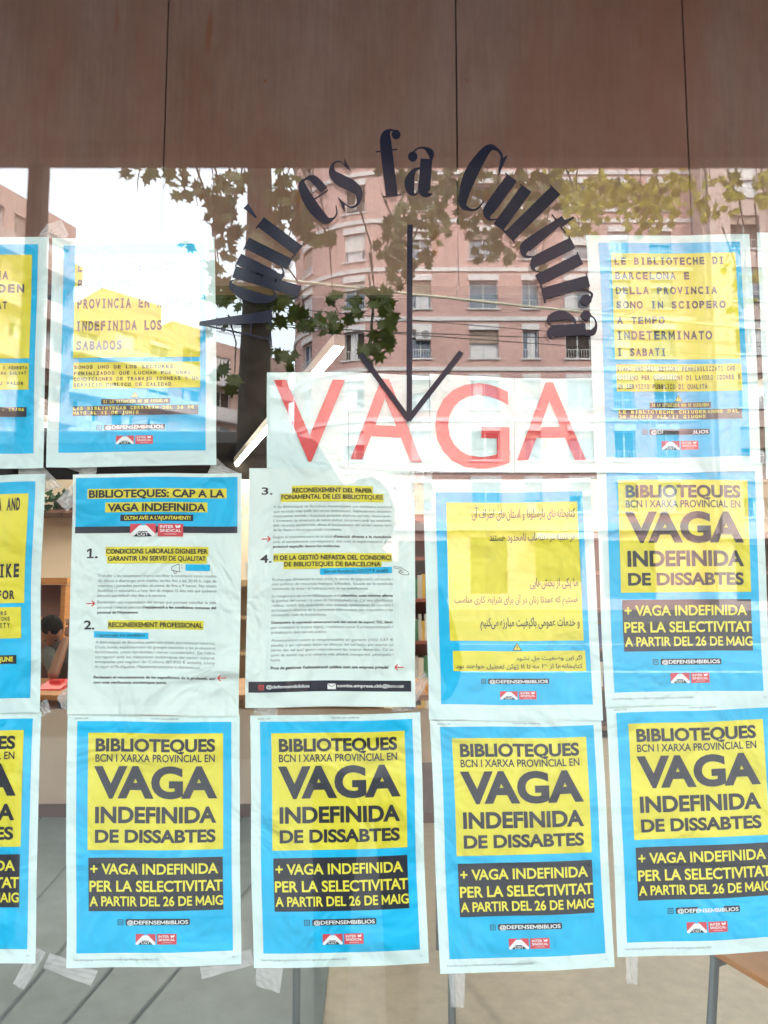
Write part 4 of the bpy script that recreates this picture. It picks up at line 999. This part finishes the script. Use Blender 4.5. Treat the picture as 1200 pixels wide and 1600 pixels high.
def window(parent, path, s0, s1, za, zb_, rnd, rail=True, box=True):
    sm = (s0 + s1) / 2; p, n = path(sm); a, _ = path(s0); b, _ = path(s1); d = (b - a).normalized(); W = (b - a).length; H = zb_ - za
    O = Vector((a.x, a.y, za)); up = Vector((0, 0, 1))
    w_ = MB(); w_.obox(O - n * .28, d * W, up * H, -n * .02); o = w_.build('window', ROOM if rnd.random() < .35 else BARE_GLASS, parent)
    f = MB(); t = .07
    for q, ax, az in ((O, d * t, up * H), (O + d * (W - t), d * t, up * H), (O + d * (W / 2 - t / 2), d * t, up * H), (O + d * t, d * (W - 2 * t), up * t), (O + d * t + up * (H - t), d * (W - 2 * t), up * t)):
        f.obox(q - n * .20, ax, -n * .06, az)
    f.build('frame', FR, o)
    if rnd.random() < .6:
        c = MB(); k = rnd.uniform(.3, .9); c.obox(O + d * (W * (1 - k) * rnd.random()) - n * .268, d * W * k, up * H * .98, -n * .008); c.build('curtain', CURT, o)
    k = rnd.choice((0, 0, .25, .45, .6))
    if k:
        s = MB(); s.obox(O + up * H * (1 - k) - n * .13, d * W, up * H * k, -n * .03); s.build('shutter', SHUT_B if rnd.random() < .55 else SHUT, o)
    s = MB(); s.obox(O - d * .12 - up * .09 + n * .09, d * (W + .24), up * .085, -n * .15); s.build('sill', BANDM, o)
    if box:
        s = MB(); s.obox(O - d * .04 + up * (H + .003) + n * .06, d * (W + .08), up * .36, -n * .10); s.build('shutter_box', BANDM, o)
    if rail:
        r = MB(); hh = .5
        for i in range(int(W / .14) + 1): r.obox(O + d * (W * i / (int(W / .14))) + n * .04, d * .02, up * hh, -n * .02)
        r.obox(O + up * hh + n * .045, d * W, up * .03, -n * .03); r.build('railing', FR, o)

# pink brick block with a rounded corner
D0 = 42.0 + CAM.y
RC = 5.9
def path_pink(s):
    if s >= 0: return Vector((s, -D0, 0)), Vector((0, 1, 0))
    if s > -RC * math.pi / 2:
        a = -s / RC; return Vector((-RC * math.sin(a), -(D0 + RC - RC * math.cos(a)), 0)), Vector((-math.sin(a), math.cos(a), 0))
    r = -s - RC * math.pi / 2; return Vector((-RC, -(D0 + RC + r), 0)), Vector((-1, 0, 0))
pk = thing('apartment_building', 'pink brick apartment block with rounded corner and white floor bands', 'building', (0, 0, 0))
rn = random.Random(5)
cols = [(1.55, 2.75), (5.0, 6.7), (8.1, 9.05), (10.6, 12.1), (13.3, 14.5), (15.7, 17.0), (-2.45, -1.15), (-6.2, -5.0)]
opens = []
for k in range(8):
    zt = 4.9 + 3.0 * (k + 1)
    for a, b in cols: opens.append((a, b, zt - 2.36, zt - .66))
shops = [(4.9, 7.0, .9, 4.1), (8.6, 11.2, 1.6, 3.9), (12.4, 15.4, .6, 3.9), (.8, 3.6, .6, 3.9), (-5.6, -2.2, .9, 3.8)]
facade(pk, path_pink, -22, 18.3, -.1, 29.6, opens + shops, PINK)
for a, b, c, d in opens: window(pk, path_pink, a, b, c, d, rn)
SHOPG = mat('shop_dark', (.05, .045, .04), .3)
for a, b, c, d in shops:
    s = MB(); p0, n0 = path_pink(a); p1, _ = path_pink(b); dd = (p1 - p0); s.obox(Vector((p0.x, p0.y, c)) - n0 * .3, dd, Vector((0, 0, d - c)), -n0 * .02); s.build('shop_window', SHOPG, pk)
def band(parent, path, s0, s1, z, h, dpt, m, nm='floor_band'):
    b = MB(); n = max(2, int(abs(s1 - s0) / .7)); rows = [[], [], [], []]
    for i in range(n + 1):
        p, nn = path(s0 + (s1 - s0) * i / n)
        for k, (o_, zz) in enumerate(((.002, z), (dpt, z), (dpt, z + h), (.002, z + h))):
            q = p + nn * o_; rows[k].append((q.x, q.y, zz))
    b.grid(rows); b.build(nm, m, parent)
for k in range(1, 9): band(pk, path_pink, -22, 18.28, 4.9 + 3.0 * k - .12, .24, .08, BANDM)
band(pk, path_pink, -3, 18.28, 4.45, .42, .35, mat('fascia', (.40, .36, .34), .7), 'shop_fascia')
band(pk, path_pink, -22, 18.28, 29.6, .7, .3, BANDM, 'cornice')
s = MB(); s.box((8.4, -D0, 3.92), (11.8, -D0 + 1.5, 4.25)); s.build('awning', WHIT, pk)
mb = MB(); mb.poly([(-RC, -D0 - RC, 29.5), (18.3, -D0 - RC, 29.5), (18.3, -D0 - 20, 29.5), (-RC, -D0 - 20, 29.5)]); mb.poly([(-RC, -D0 - RC, 29.5), (0, -D0, 29.5), (18.3, -D0, 29.5), (18.3, -D0 - RC, 29.5)]); mb.build('roof', SALM, pk)
# air conditioner in a window of the second row
ac = thing('air_conditioner', 'white air conditioning unit set in a brick block window', 'air conditioner', (2.3, -D0 + .1, 15.6))
mb = MB(); mb.box((-.42, -.2, 0), (.42, .12, .62)); mb.build('casing', WHIT, ac, bevel=.02)
mb = MB(); mb.tube([(.12, .121, .31), (.12, .14, .31)], .24, 20); mb.build('fan_grille', mat('grille_grey', (.25, .25, .26), .6), ac)

# beige block to the right
def path_line(A, B):
    A, B = Vector((A[0], A[1], 0)), Vector((B[0], B[1], 0)); d = (B - A).normalized(); n = Vector((-d.y, d.x, 0))
    if n.dot(Vector((0, 0, 0)) - A) < 0: n = -n
    return lambda s: (A + d * s, n), (B - A).length
DB = D0 - 1.3
be = thing('apartment_building', 'beige rendered apartment block with pilasters right of the brick block', 'building', (0, 0, 0))
pb, Lb = path_line((18.32, -DB), (44, -DB))
op = []
for k in range(8):
    for x in (1.6, 5.2, 9.6, 13.2, 17.6): op.append((x, x + 1.7, 5.1 + 3.1 * k, 5.1 + 3.1 * k + 2.0))
shp = [(1.0, 4.5, .5, 3.6), (6, 10, .5, 3.6), (12, 17, .5, 3.6)]
facade(be, pb, 0, Lb, -.1, 31, op + shp, BEIG)
for a, b, c, d in op[::1]:
    window(be, pb, a, b, c, d, rn, box=False)
for a, b, c, d in shp:
    s = MB(); p0, n0 = pb(a); p1, _ = pb(b); s.obox(Vector((p0.x, p0.y, c)) - n0 * .3, p1 - p0, Vector((0, 0, d - c)), -n0 * .02); s.build('shop_window', SHOPG, be)
for x in (.25, 3.9, 8.2, 12.0, 16.0):
    s = MB(); p0, n0 = pb(x); s.obox(Vector((p0.x, p0.y, 4.2)) + n0 * .002, (.55, 0, 0), n0 * .35, (0, 0, 27)); s.build('pilaster', BEIG, be)
band(be, pb, .01, Lb, 3.9, .3, .5, BEIG, 'shop_fascia')
mb = MB(); mb.poly([(18.32, -DB, -.1), (18.32, -DB, 31), (18.32, -DB - 14, 31), (18.32, -DB - 14, -.1)]); mb.build('side_wall', BEIG, be)
mb = MB(); mb.poly([(18.32, -DB, 30.98), (44, -DB, 30.98), (44, -DB - 14, 30.98), (18.32, -DB - 14, 30.98)]); mb.build('roof', BEIG, be)

# two blocks on the left, their rooflines falling away down the street
def side_block(pa, pb_, z, ext, label, wallm, bandm, nwin, chim=False, fl=3.0, step=None):
    A, B = outZ(*pa, z), outZ(*pb_, z); d = Vector((B.x - A.x, B.y - A.y, 0)).normalized()
    A2 = A - d * ext
    t = thing('apartment_building', label, 'building', (0, 0, 0))
    pth, L = path_line((A2.x, A2.y), (B.x, B.y))
    ops = []; nf = int((z - 4) / fl)
    for k in range(nf):
        zt = z - 1.0 - fl * k
        for i in range(nwin):
            s0 = L * (i + .5) / nwin - .9; ops.append((s0, s0 + 1.8, zt - 2.0, zt - .2))
    facade(t, pth, 0, L, -.1, z, ops, wallm)
    for o_ in ops[:96]: window(t, pth, *o_, rn, rail=False, box=False)
    for k in range(nf):
        band(t, pth, .0, L, z - 1.0 - fl * k - 2.9, 1.15, .7, bandm, 'balcony_parapet')
    _, n0 = pth(0)
    e = pth(L)[0]; bk = e - n0 * 12; a0 = pth(0)[0]; a1 = a0 - n0 * 12
    mb = MB(); mb.poly([(e.x, e.y, -.1), (bk.x, bk.y, -.1), (bk.x, bk.y, z), (e.x, e.y, z)])
    mb.poly([(a0.x, a0.y, z - .02), (e.x, e.y, z - .02), (bk.x, bk.y, z - .02), (a1.x, a1.y, z - .02)]); mb.build('side_wall', wallm, t)
    if step:
        for s0, s1, hh in step:
            b = MB(); q0 = pth(s0)[0] - n0 * .5; b.obox((q0.x, q0.y, z - .02), d * (s1 - s0), -n0 * 6, (0, 0, hh)); b.build('penthouse', wallm, t)
    if chim:
        q0 = pth(L * .52)[0] - n0 * 1.2; b = MB()
        b.obox((q0.x, q0.y, z - .019), d * .9, -n0 * .9, (0, 0, 1.2)); b.obox(Vector((q0.x, q0.y, z + 1.183)) + d * .2 - n0 * .2, d * .5, -n0 * .5, (0, 0, .6)); b.build('chimney', PINK, t)
    return t
PINKR = mat('pink_render', (.52, .36, .31), .85, noise=.08, nscale=.6)
side_block((0, 287), (119, 356), 24, 14, 'pinkish block with long balconies at the upper left of the reflection', PINKR, BEIG, 8, chim=True)
side_block((112, 470), (452, 566), 22, 6, 'long block with white balcony strips behind the Spanish poster', PINKR, WHIT, 9, step=[(8.5, 13.5, 1.9), (14.5, 17.5, .9)])

# ---- van parked at the kerb, dark, behind the plane tree
VB = mat('van_paint', (.020, .022, .026), .35, spec=.5)
zv = out(300, 660, 7.6).z; xr = out(640, 760, 7.6).x
van = thing('parked_van', 'tall dark van parked along the kerb behind the plane tree', 'van', (xr - 3.2, -7.75, -.16))
Lx, hz = 3.2, zv + .16
prof = [(-Lx, .35), (-Lx, hz - .25), (-Lx + .15, hz - .06), (-Lx + .5, hz), (Lx - 1.35, hz), (Lx - .95, hz - .10), (Lx - .55, hz - .75), (Lx - .25, hz - 1.35), (Lx - .05, hz - 1.65), (Lx, .75), (Lx - .05, .35)]
mb = MB(); rows = []
for yy, k in ((-1.0, .93), (-.94, .98), (.94, .98), (1.0, .93)):
    rows.append([(x * k if abs(x) > 2 else x, yy, .35 + (z - .35) * (k if z > 1.4 else 1)) for x, z in prof])
mb.grid(rows, 0, True); mb.poly(rows[0]); mb.poly(rows[-1][::-1]); mb.build('body', VB, van, bevel=.03)
mb = MB(); mb.poly([(Lx - 1.25, .972, hz - 1.0), (Lx - .62, .975, hz - 1.0), (Lx - .45, .99, hz - 1.45), (Lx - 1.25, .99, hz - 1.45)]); mb.build('side_window', BARE_GLASS, van)
mb = MB(); mb.poly([(Lx - .87, -.85, hz - .42), (Lx - .87, .85, hz - .42), (Lx - .27, .88, hz - 1.42), (Lx - .27, -.88, hz - 1.42)]); shift(mb, (-.03, 0, -.02)); mb.build('windscreen', BARE_GLASS, van)
for x in (-Lx + 1.1, Lx - .95):
    for y in (-.86, .86):
        mb = MB(); mb.tube([(x, y - .11, .34), (x, y + .11, .34)], .34, 24); o = mb.build('wheel', SHOE, van, bevel=.03)
        s = 1 if y > 0 else -1
        mb = MB(); mb.tube([(x, y + s * .112, .34), (x, y + s * .125, .34)], .2, 18); mb.build('rim', METAL, o)
for y in (-.72, .72):
    mb = MB(); mb.box((Lx - .02, y - .14, .85), (Lx + .025, y + .14, 1.02)); mb.build('headlight', BARE_GLASS, van, bevel=.01)

# ---- plane trees
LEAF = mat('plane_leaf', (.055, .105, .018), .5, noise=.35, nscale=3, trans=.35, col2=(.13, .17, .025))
LEAF2 = mat('plane_leaf_painted_sun', (.26, .27, .03), .5, noise=.75, nscale=9, trans=.45, col2=(.80, .74, .07))  # sunlight painted into the colour; brighter copy of the other leaf material
BARK = mat('bark', (.075, .066, .055), .9, noise=.4, nscale=9, bump=.5)
LEAF_SHAPE = [(0, -.5), (.10, -.28), (.38, -.30), (.26, -.08), (.52, .10), (.24, .16), (.22, .30), (.08, .26), (0, .56), (-.08, .26), (-.22, .30), (-.24, .16), (-.52, .10), (-.26, -.08), (-.38, -.30), (-.10, -.28)]
def leaf(mb, c, size, rnd):
    n = Vector((rnd.gauss(0, .55), 1 if rnd.random() < .5 else -1, rnd.gauss(.35, .5))).normalized()
    a = rnd.gauss(math.pi, .8); u = n.cross(Vector((0, 0, 1))).normalized(); v = n.cross(u)
    ca, sa = math.cos(a), math.sin(a)
    X = u * ca + v * sa; Y = v * ca - u * sa; bend = rnd.uniform(-.2, .2)
    mb.poly([c + X * (p[0] * size) + Y * (p[1] * size) + n * (abs(p[0]) * bend * size) for p in LEAF_SHAPE])
def plane_tree(name, label, base, trunk, clusters, leafm, seed, dep, dspread, size, dens=.75):
    rnd = random.Random(seed)
    t = thing(name, label, 'tree', base, 'plane trees along the kerb')
    mb = MB(); P = [Vector(p) for p, r in trunk]; mb.tube(P, [r for p, r in trunk], 16)
    lm = MB(); anchors = []
    for (px, py, rx_, ry_, n) in clusters:
        dd = rnd.uniform(dep - dspread * .5, dep + dspread * .5)
        c = out(px, py, dd); anchors.append(c)
        for _ in range(max(2, int(n * dens))):
            g = out(px + rnd.gauss(0, rx_ * .55), py + rnd.gauss(0, ry_ * .55), dd + rnd.gauss(0, dspread * .35))
            leaf(lm, g, size * rnd.uniform(.65, 1.2), rnd)
    top = P[-1]
    for k in range(9):                      # main limbs spread high up, out of the pane's view
        e = top + Vector((rnd.uniform(-3.2, 3.2), rnd.uniform(-1.5, 1.8), rnd.uniform(-.6, 2.0))); st = P[-1 - (k % 2)]
        mb.tube([st, st.lerp(e, .35) + Vector((0, 0, .3)), st.lerp(e, .7) + Vector((0, 0, .25)), e], [.055, .04, .025, .01], 8)
    for k, c in enumerate(anchors):         # thin twigs that carry the hanging leaf clusters
        if k % 2 and c.z < 4.2: continue
        u = c + Vector((rnd.uniform(-.25, .25), rnd.uniform(-.1, .1), rnd.uniform(.5, 1.1)))
        mb.tube([u, u.lerp(c, .5) + Vector((.04, 0, .05)), c, c + Vector((rnd.uniform(-.1, .1), 0, -.12))], [.010, .007, .004, .002], 6)
    shift(mb, base); shift(lm, base)
    mb.build('trunk', BARK, t, smooth=True); lm.build('crown', leafm, t)
q0 = out(396, 600, 6.4); q1 = out(402, 262, 6.4)
tx = q0.x
trunk1 = [((tx - .03, q0.y, 0), .21), ((tx - .02, q0.y, .4), .165), ((tx, q0.y, 2.2), .150), ((tx + .01, q0.y, 3.4), .138), ((tx + .03, q0.y, 4.8), .115), ((tx + .0, q0.y + .1, 6.4), .09), ((tx + .1, q0.y, 8.4), .05)]
cl1 = [(215, 278, 22, 18, 5), (190, 266, 20, 10, 3), (262, 275, 22, 12, 4), (290, 285, 26, 16, 8), (305, 300, 20, 14, 7), (335, 300, 22, 22, 14), (345, 330, 26, 28, 24), (360, 355, 24, 22, 18),
       (372, 290, 18, 24, 12), (440, 300, 30, 34, 34), (460, 330, 34, 26, 26), (425, 380, 22, 24, 12), (480, 355, 26, 20, 16), (500, 375, 20, 16, 10), (440, 400, 24, 18, 14), (350, 395, 20, 16, 10), (345, 440, 22, 22, 14), (352, 465, 26, 12, 10),
       (420, 455, 28, 22, 24), (432, 485, 26, 24, 22), (425, 545, 18, 18, 8), (450, 560, 20, 14, 7), (478, 495, 24, 16, 12), (515, 505, 22, 14, 12), (520, 470, 12, 8, 2), (555, 480, 18, 18, 10), (585, 460, 26, 16, 12), (607, 490, 16, 22, 12),
       (580, 535, 26, 18, 14), (600, 525, 16, 14, 8), (575, 550, 14, 8, 4), (345, 585, 10, 12, 5), (366, 596, 8, 14, 5), (295, 388, 9, 8, 3), (330, 520, 16, 10, 5)]
for i in range(26):                          # the part of the crown hidden above the canopy
    cl1.append((250 + random.uniform(0, 420), random.uniform(-260, 210), 60, 50, 30))
plane_tree('plane_tree', 'plane tree with bare grey trunk beside the parked van', (tx, q0.y, 0), trunk1, cl1, LEAF, 3, 6.1, .9, .155)
b2_ = out(1330, 600, 7.2)
trunk2 = [((b2_.x, b2_.y, 0), .2), ((b2_.x, b2_.y, .4), .16), ((b2_.x, b2_.y, 2.2), .15), ((b2_.x - .1, b2_.y, 3.6), .14), ((b2_.x - .3, b2_.y, 4.8), .11), ((b2_.x - .5, b2_.y, 6.5), .07)]
cl2 = []
for (px, py, rx_, ry_, n) in [(620, 280, 30, 22, 26), (650, 310, 34, 30, 40), (630, 350, 24, 26, 28), (612, 385, 22, 28, 28), (630, 420, 18, 26, 22), (615, 440, 12, 16, 8), (680, 350, 28, 30, 30), (665, 400, 14, 16, 8), (700, 300, 36, 30, 40),
        (740, 330, 36, 34, 36), (720, 290, 40, 24, 34), (780, 290, 40, 26, 44), (790, 340, 36, 26, 32), (830, 300, 40, 30, 44), (840, 360, 22, 20, 12), (770, 385, 30, 18, 14), (800, 400, 16, 12, 7), (845, 410, 12, 12, 4), (870, 290, 36, 26, 44), (900, 320, 34, 30, 48),
        (905, 360, 18, 16, 12), (940, 300, 40, 28, 60), (985, 310, 40, 30, 60), (1030, 310, 34, 28, 46), (1000, 345, 34, 16, 26), (1060, 290, 34, 20, 34), (1090, 320, 22, 16, 14), (1105, 330, 14, 10, 6), (1142, 285, 16, 18, 9), (1150, 305, 16, 12, 8), (1190, 285, 16, 24, 14),
        (1195, 310, 14, 14, 8), (1140, 330, 14, 8, 4), (1165, 440, 12, 18, 5), (1180, 430, 8, 14, 4), (1158, 478, 14, 14, 6), (1130, 420, 10, 8, 2), (1178, 470, 8, 10, 3), (1110, 285, 16, 12, 6)]:
    cl2.append((px, py, rx_, ry_, n))
cl3 = [c for c in cl2 if c[0] >= 862]; cl2 = [c for c in cl2 if c[0] < 862]  # right-hand clusters take the leaves with painted sunlight
for i in range(30): cl2.append((random.uniform(560, 1200), random.uniform(-260, 205), 70, 55, 40))
for i in range(30): cl3.append((random.uniform(850, 1600), random.uniform(-260, 225), 70, 55, 40))
plane_tree('plane_tree', 'plane tree whose brownish leaves hang before the brick block', (b2_.x, b2_.y, 0), trunk2, cl2, LEAF, 4, 6.8, 1.2, .125, 1.1)
b3_ = out(1560, 600, 9.2)
plane_tree('plane_tree', 'plane tree with yellow green foliage painted as sunlit hanging into the top right', (b3_.x, b3_.y, 0), [((p[0] - b2_.x + b3_.x, b3_.y, p[2]), r) for p, r in trunk2], cl3, LEAF2, 5, 8.2, 2.2, .125, 1.25)
# hedge at the far kerb and farther trees
def far_tree(x, y, h, r, seed, label):
    rnd = random.Random(seed); t = thing('street_tree', label, 'tree', (x, y, 0), 'street trees across the road')
    mb = MB(); mb.tube([(0, 0, 0), (.05, 0, h * .4), (0, .1, h * .8)], [.16, .12, .05], 10); mb.build('trunk', BARK, t, smooth=True)
    lm = MB()
    for k in range(14):
        c = Vector((rnd.gauss(0, r * .5), rnd.gauss(0, r * .5), h * .72 + rnd.gauss(0, r * .4)))
        for _ in range(70): leaf(lm, c + Vector((rnd.gauss(0, .5), rnd.gauss(0, .5), rnd.gauss(0, .4))), rnd.uniform(.22, .36), rnd)
    lm.build('crown', LEAF, t)
far_tree(-13.5, -33, 8.5, 2.4, 1, 'leafy street tree in front of the white balcony block')
far_tree(-22, -31, 9.5, 2.6, 2, 'leafy street tree in front of the pinkish block at far left')
far_tree(24, -31, 8.0, 2.2, 3, 'leafy street tree in front of the beige block')

# ---- overhead cables slung across the street
def cable(p1, p2, d1, d2, r, m, label, sag=.25):
    a, b = out(*p1, d1), out(*p2, d2); mb = MB()
    pts = [a.lerp(b, i / 16) - Vector((0, 0, sag * 4 * (i / 16) * (1 - i / 16))) for i in range(17)]
    mb.tube(pts, r, 6); tag(mb.build('overhead_cable', m), label, 'cable', 'cables slung across the street')
CABL = mat('pale_cable', (.62, .58, .44), .6); CABD = mat('dark_cable', (.05, .045, .045), .6)
cable((380, 430), (1250, 520), 18, 22, .035, CABL, 'thick pale cable slung below the fourth row of brick block windows', .05)
cable((330, 497), (1250, 560), 20, 24, .014, CABD, 'thin dark cable, uppermost of the close pair', .1)
cable((330, 505), (1250, 536), 20, 24, .014, CABD, 'thin dark cable crossing the close pair near the right', .1)
cable((330, 470), (1250, 545), 21, 24, .012, CABD, 'thin dark cable, lower strand of the close pair', .1)
